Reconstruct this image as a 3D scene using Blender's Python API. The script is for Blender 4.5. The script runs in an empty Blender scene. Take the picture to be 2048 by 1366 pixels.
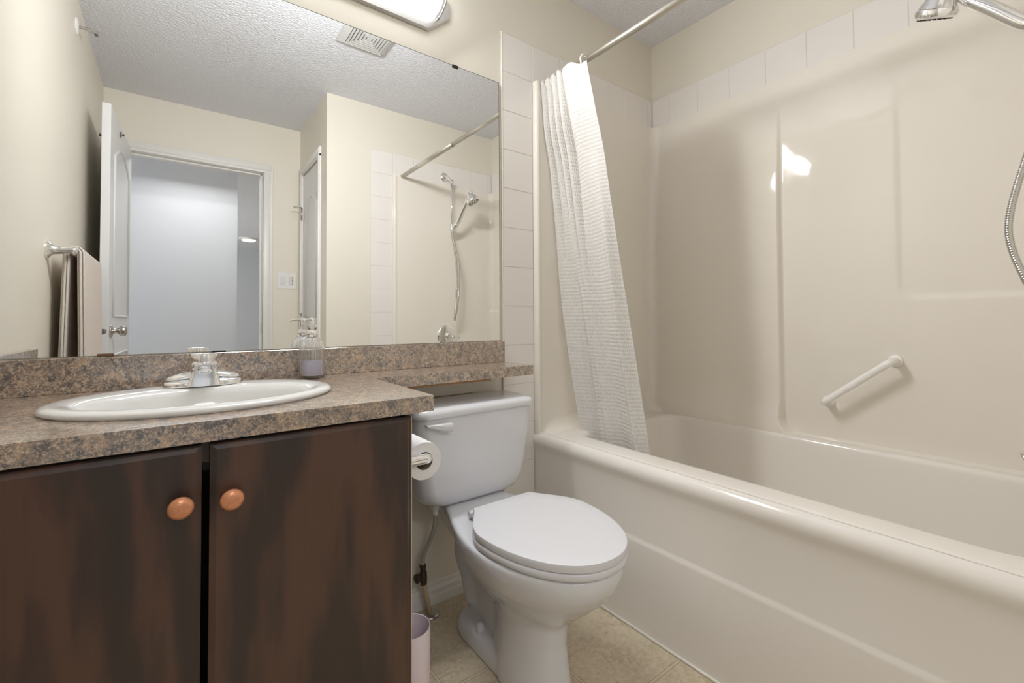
import bpy, bmesh, math, random
from mathutils import Vector, Matrix
random.seed(7)
PI = math.pi
S = bpy.context.scene
COL = S.collection

# ------------------------------------------------------------------ camera
cam_d = bpy.data.cameras.new('camera')
cam = bpy.data.objects.new('camera', cam_d)
COL.objects.link(cam)
CAM = Vector((0.0, -1.44854, 0.98933))
Fw = Vector((0.60142589, 0.79864834, 0.02115971))
Rt = Vector((0.79887985, -0.60147079, -0.00488562))
Up = Vector((-0.00882505, -0.01984241, 0.99976417))
M = Matrix.Identity(4)
for i in range(3):
    M[i][0] = Rt[i]; M[i][1] = Up[i]; M[i][2] = -Fw[i]; M[i][3] = CAM[i]
cam.matrix_world = M
cam_d.sensor_fit = 'HORIZONTAL'
cam_d.sensor_width = 36.0
cam_d.lens = 900.86 * 36.0 / 2048.0
cam_d.shift_y = (621.44 - 683.0) / 2048.0
cam_d.clip_start = 0.01
S.camera = cam

# ------------------------------------------------------------------ world, lights, exposure
W = bpy.data.worlds.new('world')
S.world = W
W.use_nodes = True
W.node_tree.nodes['Background'].inputs[0].default_value = (0.85, 0.9, 1.0, 1)
W.node_tree.nodes['Background'].inputs[1].default_value = 0.4
LAMP_STRENGTH = 5.5


def area(name, loc, size, power, color, rot=(0, 0, 0), size_y=None):
    d = bpy.data.lights.new(name, 'AREA')
    d.energy = power
    d.color = color
    d.size = size
    if size_y:
        d.shape = 'RECTANGLE'
        d.size_y = size_y
    o = bpy.data.objects.new(name, d)
    o.location = loc
    o.rotation_euler = rot
    COL.objects.link(o)
    return o


area('vanity_lamp_light', (0.38, -0.088, 2.11), 0.44, 6.2, (0.97, 0.985, 1.0), (math.radians(-67), 0, 0), size_y=0.09)
area('vanity_lamp_end_light', (0.66, -0.112, 2.11), 0.11, 2.3, (0.97, 0.985, 1.0), (math.radians(-70), 0, math.radians(20)), size_y=0.10)
area('hall_fill_light', (0.15, -2.88, 2.41), 0.6, 9.0, (0.99, 0.99, 1.0), (math.radians(28), 0, 0), size_y=0.4)  # unseen lamp added in the hall, tilted through the doorway to brighten the bathroom
area('far_room_daylight', (-2.1, -6.2, 1.4), 2.0, 40.0, (0.95, 0.97, 1.0), (0, -PI / 2, 0), size_y=2.0)
S.view_settings.view_transform = 'Standard'
S.view_settings.look = 'None'
S.view_settings.gamma = 1.0
S.view_settings.use_curve_mapping = False
S.view_settings.exposure = 1.09
S.cycles.max_bounces = 16
S.cycles.diffuse_bounces = 8
S.cycles.glossy_bounces = 8
S.cycles.transmission_bounces = 12
S.cycles.caustics_reflective = True
S.cycles.blur_glossy = 0.3
S.cycles.caustics_refractive = True
S.cycles.use_denoising = True
S.cycles.sample_clamp_indirect = 6.0


# ------------------------------------------------------------------ material helpers
def lin(c):
    c = c / 255.0
    return c / 12.92 if c <= 0.04045 else ((c + 0.055) / 1.055) ** 2.4


def rgb(r, g, b):
    return (lin(r), lin(g), lin(b), 1.0)


class NT:
    def __init__(self, name):
        self.m = bpy.data.materials.new(name)
        self.m.use_nodes = True
        self.t = self.m.node_tree
        self.b = self.t.nodes['Principled BSDF']

    def n(self, typ, **kw):
        nd = self.t.nodes.new(typ)
        for k, v in kw.items():
            setattr(nd, k, v)
        return nd

    def l(self, a, b):
        self.t.links.new(a, b)

    def val(self, sock, v):
        if hasattr(v, 'links'):
            self.l(v, sock)
        else:
            sock.default_value = v

    def math(self, op, a, b=0.0, c=None):
        nd = self.n('ShaderNodeMath', operation=op)
        self.val(nd.inputs[0], a)
        self.val(nd.inputs[1], b)
        if c is not None:
            self.val(nd.inputs[2], c)
        return nd.outputs[0]

    def coord(self, kind='Object'):
        return self.n('ShaderNodeTexCoord').outputs[kind]

    def mapping(self, vec, scale=(1, 1, 1), loc=(0, 0, 0), rot=(0, 0, 0)):
        nd = self.n('ShaderNodeMapping')
        self.l(vec, nd.inputs[0])
        nd.inputs[1].default_value = loc
        nd.inputs[2].default_value = rot
        nd.inputs[3].default_value = scale
        return nd.outputs[0]

    def noise(self, vec, scale, detail=3.0, rough=0.5, dist=0.0):
        nd = self.n('ShaderNodeTexNoise')
        self.l(vec, nd.inputs['Vector'])
        nd.inputs['Scale'].default_value = scale
        nd.inputs['Detail'].default_value = detail
        nd.inputs['Roughness'].default_value = rough
        nd.inputs['Distortion'].default_value = dist
        return nd.outputs[0]

    def ramp(self, fac, stops):
        nd = self.n('ShaderNodeValToRGB')
        self.l(fac, nd.inputs[0])
        e = nd.color_ramp.elements
        while len(e) < len(stops):
            e.new(0.5)
        for i, (p, c) in enumerate(stops):
            e[i].position = p
            e[i].color = c
        return nd.outputs[0]

    def mix(self, fac, a, b, mode='MIX'):
        nd = self.n('ShaderNodeMix', data_type='RGBA', blend_type=mode)
        self.val(nd.inputs[0], fac)
        self.val(nd.inputs[6], a)
        self.val(nd.inputs[7], b)
        return nd.outputs[2]

    def bump(self, h, strength=0.3, dist=0.001):
        nd = self.n('ShaderNodeBump')
        nd.inputs['Strength'].default_value = strength
        nd.inputs['Distance'].default_value = dist
        self.l(h, nd.inputs['Height'])
        self.l(nd.outputs[0], self.b.inputs['Normal'])

    def set(self, **kw):
        for k, v in kw.items():
            self.val(self.b.inputs[k], v)


def simple(name, color, rough=0.5, metal=0.0, var=0.04, vscale=30.0, coat=0.0, bump=0.0, bscale=200.0, spec=0.5, wavy=0.0):
    """plain material with a little procedural variation"""
    N = NT(name)
    co = N.coord()
    nz = N.noise(co, vscale, 3.0)
    c2 = tuple(max(0.0, x * (1.0 - 2 * var)) for x in color[:3]) + (1,)
    c1 = tuple(min(1.0, x * (1.0 + var)) for x in color[:3]) + (1,)
    N.set(**{'Base Color': N.mix(nz, c2, c1), 'Roughness': rough, 'Metallic': metal, 'Specular IOR Level': spec})
    if coat:
        N.set(**{'Coat Weight': coat, 'Coat Roughness': 0.05})
    if wavy:      # slightly uneven moulded gloss
        N.bump(N.noise(co, 7.0, 1.0), wavy, 0.006)
    if bump:
        N.bump(N.noise(co, bscale, 2.0), bump, 0.001)
    return N.m


MT = {}
MT['paint'] = simple('beige_wall_paint', rgb(226, 220, 207), 0.5, var=0.01, vscale=3, bump=0.12, bscale=260)
MT['paint_hall'] = simple('hall_wall_paint', rgb(198, 200, 203), 0.6, var=0.01, vscale=3, bump=0.1, bscale=260)
MT['white_trim'] = simple('white_trim_paint', rgb(226, 224, 220), 0.35, var=0.01)
MT['door_white'] = simple('white_door_paint', rgb(222, 222, 222), 0.35, var=0.01)
MT['chrome'] = simple('chrome', (0.88, 0.88, 0.88, 1), 0.09, 1.0, var=0.01)
MT['satin'] = simple('satin_nickel', (0.55, 0.53, 0.50, 1), 0.28, 1.0, var=0.03)
MT['rodmetal'] = simple('brushed_rod_metal', (0.60, 0.57, 0.50, 1), 0.33, 0.9, var=0.02)
MT['porcelain'] = simple('white_porcelain', rgb(222, 223, 227), 0.12, var=0.006, vscale=4, coat=0.3)
MT['sinkwhite'] = simple('white_sink_enamel', rgb(218, 218, 216), 0.10, var=0.006, vscale=4, coat=0.3)
MT['seat'] = simple('white_seat_plastic', rgb(219, 219, 223), 0.22, var=0.006, vscale=4)
MT['acrylic'] = simple('cream_acrylic', rgb(233, 227, 217), 0.055, var=0.006, vscale=2.5, wavy=0.35)
MT['tubwhite'] = simple('cream_tub_acrylic', rgb(233, 228, 221), 0.13, var=0.006, vscale=2.5, wavy=0.12)
MT['tile'] = simple('white_glazed_tile', rgb(232, 227, 222), 0.15, var=0.012, vscale=8)
MT['grout'] = simple('pale_grout', rgb(212, 208, 200), 0.8, var=0.03)
MT['caulk'] = simple('white_caulk', rgb(228, 224, 214), 0.5, var=0.02)
MT['dark'] = simple('dark_gap', (0.012, 0.011, 0.010, 1), 0.6)
MT['brown'] = simple('brown_clip', rgb(110, 80, 58), 0.4)
MT['bronze'] = simple('tarnished_bronze', rgb(100, 90, 78), 0.42, 0.7, var=0.3, vscale=120)
MT['pex'] = simple('cream_plastic_pipe', rgb(206, 186, 152), 0.45)
MT['bluegrey'] = simple('blue_grey_plastic', rgb(150, 156, 172), 0.4)
MT['pink'] = simple('pale_pink_plastic', rgb(238, 224, 231), 0.42, var=0.012)
MT['paper'] = simple('white_tissue_paper', rgb(232, 232, 233), 0.9, var=0.015, vscale=60, bump=0.25, bscale=500, spec=0.1)
MT['card'] = simple('grey_cardboard', rgb(150, 142, 132), 0.9)
MT['whiteplastic'] = simple('white_plastic', rgb(232, 230, 225), 0.35)
MT['ventplastic'] = simple('ivory_vent_plastic', rgb(200, 200, 197), 0.5)
MT['copper'] = simple('brushed_copper', rgb(232, 162, 122), 0.32, 0.5, var=0.18, vscale=260, bump=0.2, bscale=700)
MT['plywood'] = simple('raw_brown_wood', rgb(150, 112, 74), 0.7, var=0.1, vscale=40)
MT['toe'] = simple('dark_toe_kick', rgb(40, 30, 25), 0.6)
MT['liquid'] = simple('lavender_soap', rgb(205, 203, 224), 0.25, var=0.02)
MT['barwhite'] = simple('white_enamel_bar', rgb(242, 240, 236), 0.2, var=0.005)
MT['edgepale'] = simple('pale_edge_strip', rgb(206, 184, 156), 0.45)
MT['bluewhite'] = simple('grey_switch_dots', rgb(120, 120, 120), 0.5)
MT['braid'] = simple('grey_braided_line', rgb(186, 182, 174), 0.45, 0.3, var=0.06, vscale=300)
MT['hose'] = simple('hose_steel', (0.62, 0.61, 0.58, 1), 0.2, 1.0, var=0.02)
MT['rubber'] = simple('dark_nozzles', (0.03, 0.03, 0.03, 1), 0.5)


def m_ceiling():
    N = NT('popcorn_ceiling')
    co = N.coord()
    a = N.noise(co, 70.0, 4.0, 0.62)
    v = N.n('ShaderNodeTexVoronoi')
    N.l(co, v.inputs['Vector'])
    v.inputs['Scale'].default_value = 95.0
    h = N.math('SUBTRACT', a, N.math('MULTIPLY', v.outputs[0], 0.8))
    N.set(**{'Base Color': N.mix(a, rgb(220, 222, 228), rgb(232, 234, 240)), 'Roughness': 0.95, 'Specular IOR Level': 0.1})
    N.bump(h, 0.5, 0.007)
    return N.m


MT['ceiling'] = m_ceiling()


def m_floor():
    N = NT('beige_vinyl_floor')
    co = N.coord()
    n1 = N.noise(co, 7.0, 5.0, 0.6)
    n2 = N.noise(co, 60.0, 4.0, 0.7)
    n3 = N.noise(co, 110.0, 3.0, 0.65, 0.6)
    c = N.ramp(n1, [(0.3, rgb(170, 152, 124)), (0.55, rgb(196, 182, 156)), (0.75, rgb(208, 197, 174))])
    c = N.mix(N.ramp(n2, [(0.42, (0, 0, 0, 1)), (0.62, (1, 1, 1, 1))]), c, rgb(206, 194, 170))
    sp = N.ramp(n3, [(0.30, (1, 1, 1, 1)), (0.38, (0, 0, 0, 1))])
    c = N.mix(N.math('MULTIPLY', sp, 0.6), c, rgb(120, 101, 78))
    sx = N.n('ShaderNodeSeparateXYZ')
    N.l(co, sx.inputs[0])

    def lines(s, off, p):
        f = N.math('SUBTRACT', N.math('FRACT', N.math('DIVIDE', N.math('SUBTRACT', s, off - p * 40.5), p)), 0.5)
        d = N.math('ABSOLUTE', N.math('MULTIPLY', f, p))              # distance from the joint
        e = N.math('ABSOLUTE', N.math('SUBTRACT', d, 0.0045))
        a_ = N.math('LESS_THAN', e, 0.0009)
        b_ = N.math('LESS_THAN', d, 0.0045)
        return a_, b_
    ax, bx_ = lines(sx.outputs[0], 0.591, 0.3118)
    ay, by_ = lines(sx.outputs[1], -0.0525, 0.3118)
    l1 = N.math('MAXIMUM', ax, ay)
    l2 = N.math('MAXIMUM', bx_, by_)
    c = N.mix(N.math('MULTIPLY', l2, 0.5), c, rgb(205, 193, 168))
    c = N.mix(N.math('MULTIPLY', l1, 0.75), c, rgb(134, 116, 92))
    N.set(**{'Base Color': c, 'Roughness': 0.42})
    N.bump(N.math('SUBTRACT', n2, N.math('MULTIPLY', l1, 1.2)), 0.2, 0.001)
    return N.m


MT['floor'] = m_floor()


def m_laminate():
    N = NT('brown_granite_laminate')
    co = N.coord()
    n1 = N.noise(co, 36.0, 4.0, 0.7, 0.1)
    n2 = N.noise(co, 190.0, 4.0, 0.75, 0.1)
    n3 = N.noise(co, 330.0, 3.0, 0.6)
    n4 = N.noise(N.mapping(co, loc=(3.1, 1.7, 0.4)), 62.0, 7.0, 0.75, 0.1)
    n5 = N.noise(N.mapping(co, loc=(7.7, 2.9, 5.4)), 48.0, 7.0, 0.75, 0.1)
    c = N.ramp(n2, [(0.40, rgb(92, 75, 65)), (0.47, rgb(134, 111, 94)), (0.53, rgb(164, 139, 117)), (0.60, rgb(204, 182, 158))])
    c = N.mix(N.ramp(n5, [(0.52, (0, 0, 0, 1)), (0.58, (0.75, 0.75, 0.75, 1))]), c, rgb(200, 164, 128))
    c = N.mix(N.ramp(n1, [(0.44, (0.65, 0.65, 0.65, 1)), (0.52, (0, 0, 0, 1))]), c, rgb(108, 92, 82))
    c = N.mix(N.ramp(n4, [(0.42, (0.95, 0.95, 0.95, 1)), (0.465, (0, 0, 0, 1))]), c, rgb(54, 47, 44))
    c = N.mix(N.ramp(n3, [(0.57, (0, 0, 0, 1)), (0.64, (0.6, 0.6, 0.6, 1))]), c, rgb(220, 206, 188))
    N.set(**{'Base Color': c, 'Roughness': 0.35, 'Coat Weight': 1.0, 'Coat Roughness': 0.18, 'Coat IOR': 2.5})
    N.bump(n3, 0.12, 0.0006)
    return N.m


MT['laminate'] = m_laminate()


def m_wood(name, seed):
    N = NT(name)
    co = N.coord()
    mp = N.mapping(co, scale=(1.0, 1.0, 0.16), loc=(seed, seed * 0.7, 0))
    big = N.noise(mp, 9.0, 3.0, 0.5, 0.5)
    w = N.n('ShaderNodeTexWave')
    w.wave_type = 'RINGS'
    w.rings_direction = 'SPHERICAL'
    N.l(N.mapping(co, scale=(1, 1, 0.17), loc=(seed, 0, 0.01 - 0.05 * seed)), w.inputs['Vector'])
    w.inputs['Scale'].default_value = 12.0
    w.inputs['Distortion'].default_value = 3.2
    w.inputs['Detail'].default_value = 3.0
    w.inputs['Detail Scale'].default_value = 2.2
    fine = N.noise(N.mapping(co, scale=(1, 1, 0.02)), 420.0, 2.0, 0.6)
    weave = N.noise(N.mapping(co, scale=(0.05, 1, 1)), 800.0, 2.0, 0.6)
    f = N.math('ADD', N.math('MULTIPLY', w.outputs[1], 0.44), N.math('MULTIPLY', big, 0.56))
    c = N.ramp(f, [(0.25, rgb(44, 33, 30)), (0.42, rgb(58, 41, 35)), (0.55, rgb(74, 50, 41)), (0.72, rgb(95, 63, 49))])
    c = N.mix(N.math('MULTIPLY', fine, 0.35), c, rgb(44, 33, 28))
    c = N.mix(N.math('MULTIPLY', weave, 0.22), c, rgb(70, 56, 47))
    N.set(**{'Base Color': c, 'Roughness': 0.40, 'Coat Weight': 0.35, 'Coat Roughness': 0.28})
    return N.m


MT['wood'] = m_wood('dark_walnut_veneer', 0.22)
MT['wood2'] = m_wood('dark_walnut_veneer_door', -0.26)


def m_mirror():
    N = NT('mirror_glass')
    nz = N.noise(N.coord(), 2.0)
    N.set(**{'Base Color': N.mix(nz, (0.90, 0.905, 0.90, 1), (0.92, 0.925, 0.92, 1)), 'Metallic': 1.0, 'Roughness': 0.0})
    return N.m


MT['mirror'] = m_mirror()


def m_glass():
    N = NT('clear_ribbed_glass')
    nz = N.noise(N.coord(), 50.0)
    N.set(**{'Base Color': N.mix(nz, (0.97, 0.98, 0.97, 1), (1, 1, 1, 1)), 'Roughness': 0.02, 'IOR': 1.45, 'Transmission Weight': 1.0})
    return N.m


MT['glass'] = m_glass()


def m_shade():
    N = NT('lit_opal_glass')
    nz = N.noise(N.coord(), 6.0)
    col = N.mix(nz, (0.97, 0.98, 0.99, 1), (0.98, 0.99, 1.0, 1))
    N.set(**{'Base Color': (0.9, 0.9, 0.88, 1), 'Roughness': 0.3, 'Emission Color': col, 'Emission Strength': LAMP_STRENGTH})
    return N.m


MT['shade'] = m_shade()


def m_farlamp():
    N = NT('far_lamp_glass')
    nz = N.noise(N.coord(), 6.0)
    N.set(**{'Base Color': (0.9, 0.9, 0.9, 1), 'Emission Color': N.mix(nz, (0.9, 0.95, 1, 1), (1, 1, 1, 1)), 'Emission Strength': 0.55})
    return N.m


MT['farlamp'] = m_farlamp()


def m_waffle():
    N = NT('white_waffle_cloth')
    uv = N.n('ShaderNodeUVMap').outputs[0]
    sx = N.n('ShaderNodeSeparateXYZ')
    N.l(uv, sx.inputs[0])
    k = 2 * PI / 0.0145
    u = N.math('SINE', N.math('MULTIPLY', sx.outputs[0], k))
    v = N.math('SINE', N.math('MULTIPLY', sx.outputs[1], k))
    h = N.math('MULTIPLY', N.math('MULTIPLY_ADD', u, 0.5, 0.5), N.math('MULTIPLY_ADD', v, 0.5, 0.5))
    nz = N.noise(uv, 30.0)
    N.set(**{'Base Color': N.mix(nz, rgb(214, 211, 206), rgb(223, 220, 216)), 'Roughness': 0.85, 'Specular IOR Level': 0.2, 'Subsurface Weight': 0.0})
    N.bump(h, 0.55, 0.0026)
    return N.m


MT['waffle'] = m_waffle()


def m_terry():
    N = NT('cream_terry_cloth')
    co = N.coord()
    a = N.noise(co, 380.0, 3.0, 0.7)
    b = N.noise(co, 90.0, 3.0)
    N.set(**{'Base Color': N.mix(b, rgb(214, 203, 192), rgb(232, 224, 215)), 'Roughness': 0.95, 'Specular IOR Level': 0.1})
    N.bump(a, 0.9, 0.003)
    return N.m


MT['terry'] = m_terry()


# ------------------------------------------------------------------ geometry helpers
def link(name, bm, m, parent=None, smooth=False, auto=None):
    me = bpy.data.meshes.new(name)
    bmesh.ops.recalc_face_normals(bm, faces=bm.faces)
    bm.to_mesh(me)
    bm.free()
    if smooth or auto is not None:
        for p in me.polygons:
            p.use_smooth = True
    o = bpy.data.objects.new(name, me)
    COL.objects.link(o)
    if auto is not None:
        me.set_sharp_from_angle(angle=math.radians(auto))
    me.materials.append(MT[m] if isinstance(m, str) else m)
    if parent is not None:
        o.parent = parent
        o.matrix_parent_inverse = Matrix.Translation(-parent.location)
        if parent.type == 'MESH':
            o.matrix_parent_inverse = Matrix.Identity(4)
    return o


def thing(name, loc, label, cat, group=None):
    o = bpy.data.objects.new(name, None)
    o.empty_display_size = 0.05
    o.location = loc
    COL.objects.link(o)
    return tag(o, label, cat, group)


def tag(o, label, cat, group=None):
    o['label'] = label
    o['category'] = cat
    if group:
        o['group'] = group
    return o


def struct(o, label=None):
    o['kind'] = 'structure'
    if label:
        o['label'] = label
    return o


def box(bm, x0, x1, y0, y1, z0, z1, bev=0.0, seg=2):
    b2 = bmesh.new()
    bmesh.ops.create_cube(b2, size=1.0)
    for v in b2.verts:
        v.co = Vector(((x0 + x1) / 2 + v.co.x * (x1 - x0), (y0 + y1) / 2 + v.co.y * (y1 - y0), (z0 + z1) / 2 + v.co.z * (z1 - z0)))
    if bev > 0:
        bmesh.ops.bevel(b2, geom=b2.edges[:], offset=bev, segments=seg, profile=0.5, affect='EDGES')
    merge(bm, b2)


def merge(bm, b2, mat=None):
    vm = {}
    for v in b2.verts:
        vm[v] = bm.verts.new(mat @ v.co if mat else v.co)
    for f in b2.faces:
        try:
            bm.faces.new([vm[v] for v in f.verts])
        except ValueError:
            pass
    b2.free()


def bx(*a, **k):
    bm = bmesh.new()
    box(bm, *a, **k)
    return bm


def loft(bm, rings, cap0=True, cap1=True, closed=True):
    """skin a list of equal-length point rings"""
    vs = [[bm.verts.new(p) for p in r] for r in rings]
    n = len(vs[0])
    for a, b in zip(vs[:-1], vs[1:]):
        for i in range(n if closed else n - 1):
            j = (i + 1) % n
            bm.faces.new((a[i], a[j], b[j], b[i]))
    if cap0:
        bm.faces.new(vs[0][::-1])
    if cap1:
        bm.faces.new(vs[-1])
    return vs


def frame(d):
    d = Vector(d).normalized()
    up = Vector((0, 0, 1)) if abs(d.z) < 0.95 else Vector((1, 0, 0))
    a = d.cross(up).normalized()
    return d, a, d.cross(a).normalized()


def catmull(pts, n):
    pts = [Vector(p) for p in pts]
    P = [pts[0] * 2 - pts[1]] + pts + [pts[-1] * 2 - pts[-2]]
    out = []
    for i in range(1, len(P) - 2):
        for k in range(n):
            t = k / n
            a, b, c, d = P[i - 1], P[i], P[i + 1], P[i + 2]
            out.append(0.5 * ((2 * b) + (c - a) * t + (2 * a - 5 * b + 4 * c - d) * t * t + (3 * b - a - 3 * c + d) * t ** 3))
    out.append(pts[-1])
    return out


def tube(bm, pts, r, n=12, caps=True):
    """round tube along points; r a number or a list of radii"""
    pts = [Vector(p) for p in pts]
    rings = []
    d0 = (pts[1] - pts[0]).normalized()
    _, a, b = frame(d0)
    for i, p in enumerate(pts):
        if i == 0:
            d = pts[1] - pts[0]
        elif i == len(pts) - 1:
            d = pts[-1] - pts[-2]
        else:
            d = pts[i + 1] - pts[i - 1]
        d = d.normalized()
        a = (a - d * a.dot(d)).normalized()
        b = d.cross(a)
        rr = r[i] if isinstance(r, (list, tuple)) else r
        rings.append([p + (a * math.cos(2 * PI * k / n) + b * math.sin(2 * PI * k / n)) * rr for k in range(n)])
    loft(bm, rings, caps, caps)


def lathe(bm, origin, axis, prof, n=32, caps=True):
    """prof: list of (radius, height along the axis)"""
    o = Vector(origin)
    d, a, b = frame(axis)
    rings = [[o + d * h + (a * math.cos(2 * PI * k / n) + b * math.sin(2 * PI * k / n)) * max(r, 1e-5) for k in range(n)] for r, h in prof]
    loft(bm, rings, caps, caps)


def prism(bm, poly, axis, a0, a1):
    """extrude a 2-D polygon along axis 0/1/2; poly holds the other two coordinates in order"""
    def mk(p, a):
        q = list(p)
        q.insert(axis, a)
        return Vector(q)
    loft(bm, [[mk(p, a0) for p in poly], [mk(p, a1) for p in poly]])


def sstep(a, b, x):
    t = min(1.0, max(0.0, (x - a) / (b - a)))
    return t * t * (3 - 2 * t)


def lerp(a, b, t):
    return a + (b - a) * t


def rrect(x0, x1, y0, y1, r, z, n=8):
    """rounded rectangle ring in the XY plane"""
    out = []
    for cx, cy, a0 in ((x1 - r, y1 - r, 0), (x0 + r, y1 - r, 90), (x0 + r, y0 + r, 180), (x1 - r, y0 + r, 270)):
        for k in range(n + 1):
            a = math.radians(a0 + 90.0 * k / n)
            out.append(Vector((cx + r * math.cos(a), cy + r * math.sin(a), z)))
    return out


# ------------------------------------------------------------------ key planes (metres)
XL, XR = -0.353, 2.030        # left wall, right wall
YF = -1.524                   # wall that carries the shower
YD = -2.265                   # wall with the entry door
XC = 0.7686                   # closet side wall
H = 2.44

# ------------------------------------------------------------------ room shell
struct(link('wall_back', bx(XL - 0.1, XR + 0.1, 0.0, 0.1, 0, H), 'paint'), 'beige wall behind the mirror and toilet')
struct(link('wall_right', bx(XR, XR + 0.1, YF - 0.1, 0.0, 0, H), 'paint'), 'beige wall above the tub')
struct(link('wall_left', bx(XL - 0.1, XL, YD - 0.1, 0.0, 0, H), 'paint'), 'beige wall with the towel bar')
struct(link('wall_shower', bx(XC, XR, YF - 0.1, YF, 0, H), 'paint'), 'beige wall carrying the shower')
bm = bmesh.new()
box(bm, XC, XC + 0.1, YD - 0.1, -2.16, 0, H)
box(bm, XC, XC + 0.1, -1.70, YF - 0.1, 0, H)
box(bm, XC, XC + 0.1, -2.16, -1.70, 2.075, H)
struct(link('wall_closet', bm, 'paint'), 'short beige wall with the closet door')
DX0, DX1, DZ = -0.24, 0.518, 2.075
bm = bmesh.new()
box(bm, XL, DX0, YD - 0.12, YD, 0, H)
box(bm, DX1, XC, YD - 0.12, YD, 0, H)
box(bm, DX0, DX1, YD - 0.12, YD, DZ, H)
struct(link('wall_door', bm, 'paint'), 'beige wall around the entry doorway')
struct(link('ceiling', bx(XL - 0.1, XR + 0.1, YD - 0.12, 0.1, H, H + 0.1), 'ceiling'), 'pale grey popcorn ceiling')
struct(link('floor', bx(XL - 0.1, XR + 0.1, YD - 0.12, 0.1, -0.1, 0.0), 'floor'), 'beige mottled vinyl tile floor')
# hallway and the far room seen through the open door
struct(link('wall_hall', bx(-2.2, 0.46, -3.42, -3.30, 0, H), 'paint_hall'), 'pale grey hallway wall')
struct(link('wall_hall_left', bx(-2.3, -2.2, -3.42, YD - 0.12, 0, H), 'paint_hall'))
struct(link('wall_hall_right', bx(2.6, 2.7, -9.0, YD - 0.12, 0, H), 'paint_hall'))
struct(link('wall_hall_near', bx(XR + 0.1, 2.6, YD - 0.22, YD - 0.12, 0, H), 'paint_hall'))
struct(link('wall_far', bx(-2.2, 2.7, -9.1, -9.0, 0, H), 'paint_hall'), 'pale far wall beyond the hallway')
struct(link('wall_far_left', bx(-2.3, -2.2, -9.0, -3.42, 0, H), 'paint_hall'))
struct(link('ceiling_hall', bx(-2.3, 2.7, -9.1, YD - 0.12, H, H + 0.1), 'ceiling'))
struct(link('floor_hall', bx(-2.3, 2.7, -9.1, YD - 0.12, -0.1, 0.0), 'floor'))

# far flush ceiling lamp
t = thing('ceiling_lamp', (1.05, -7.6, H), 'small flush ceiling lamp far beyond the doorway, seen in the mirror', 'lamp')
bm = bmesh.new(); lathe(bm, (1.05, -7.6, H), (0, 0, -1), [(0.16, 0), (0.16, 0.02), (0.15, 0.025)]); link('base', bm, 'whiteplastic', t, auto=40)
bm = bmesh.new(); lathe(bm, (1.05, -7.6, H - 0.025), (0, 0, -1), [(0.11, 0), (0.10, 0.02), (0.05, 0.03), (0.0, 0.032)]); link('lamp_shade', bm, 'farlamp', t, auto=60)


# baseboard along the mirror wall (behind the toilet)
def baseboard(name, x0, x1):
    bm = bmesh.new()
    prof = [(0.0, 0.0), (-0.012, 0.0), (-0.012, 0.030), (-0.0105, 0.034), (-0.0105, 0.050), (-0.008, 0.056), (-0.0055, 0.062), (-0.0055, 0.070), (-0.003, 0.075), (0.0, 0.076)]
    prism(bm, prof, 0, x0, x1)
    return struct(link(name, bm, 'white_trim'), 'white moulded baseboard behind the toilet')


baseboard('baseboard_back', 0.412, 1.040)
bm = bmesh.new()
prism(bm, [(XL + q, z_) for q, z_ in ((0.0, 0.0), (0.012, 0.0), (0.012, 0.030), (0.0105, 0.034), (0.0105, 0.050), (0.0055, 0.062), (0.0055, 0.070), (0.0, 0.076))], 1, YD + 0.02, -0.53)
struct(link('baseboard_left', bm, 'white_trim'), 'white moulded baseboard under the towel bar')


# door casings
def casing_profile_x(bm, x0, x1, y, z0, z1, d):
    """vertical casing: flat with stepped ridges, on a wall facing +d along y"""
    box(bm, x0, x1, y, y + d * 0.010, z0, z1, 0.002, 1)
    w = x1 - x0
    box(bm, x0 + w * 0.08, x1 - w * 0.3, y, y + d * 0.015, z0, z1, 0.003, 2)
    box(bm, x0 + w * 0.55, x1 - w * 0.36, y, y + d * 0.018, z0, z1, 0.002, 2)


bm = bmesh.new()
casing_profile_x(bm, DX1 + 0.002, DX1 + 0.064, YD, 0, DZ, 1)
casing_profile_x(bm, DX0 - 0.064, DX0 - 0.002, YD, 0, DZ, 1)
box(bm, DX0 - 0.064, DX1 + 0.064, YD, YD + 0.010, DZ, DZ + 0.064, 0.002, 1)
box(bm, DX0 - 0.05, DX1 + 0.05, YD, YD + 0.015, DZ + 0.015, DZ + 0.058, 0.003, 2)
box(bm, DX0 - 0.05, DX1 + 0.05, YD, YD + 0.018, DZ + 0.02, DZ + 0.032, 0.002, 2)
struct(link('trim_1', bm, 'white_trim', auto=40), 'white moulded casing around the entry doorway')
bm = bmesh.new()   # jamb lining and stop
box(bm, DX1 - 0.002, DX1 + 0.002, YD - 0.12, YD, 0, DZ)
box(bm, DX0 - 0.002, DX0 + 0.002, YD - 0.12, YD, 0, DZ)
box(bm, DX0, DX1, YD - 0.12, YD, DZ - 0.002, DZ + 0.002)
box(bm, DX1 - 0.014, DX1 - 0.002, YD - 0.07, YD - 0.035, 0, DZ, 0.002, 1)
box(bm, DX0 + 0.002, DX0 + 0.014, YD - 0.07, YD - 0.035, 0, DZ, 0.002, 1)
box(bm, DX0, DX1, YD - 0.07, YD - 0.035, DZ - 0.014, DZ - 0.002, 0.002, 1)
struct(link('trim_2', bm, 'white_trim'), 'white jamb lining of the entry doorway')
bm = bmesh.new()
box(bm, DX1 - 0.0045, DX1 - 0.002, YD - 0.032, YD - 0.004, 0.905, 0.975, 0.001, 1)
tag(link('strike_plate', bm, 'satin'), 'small metal strike plate on the entry door jamb', 'strike plate')

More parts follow.
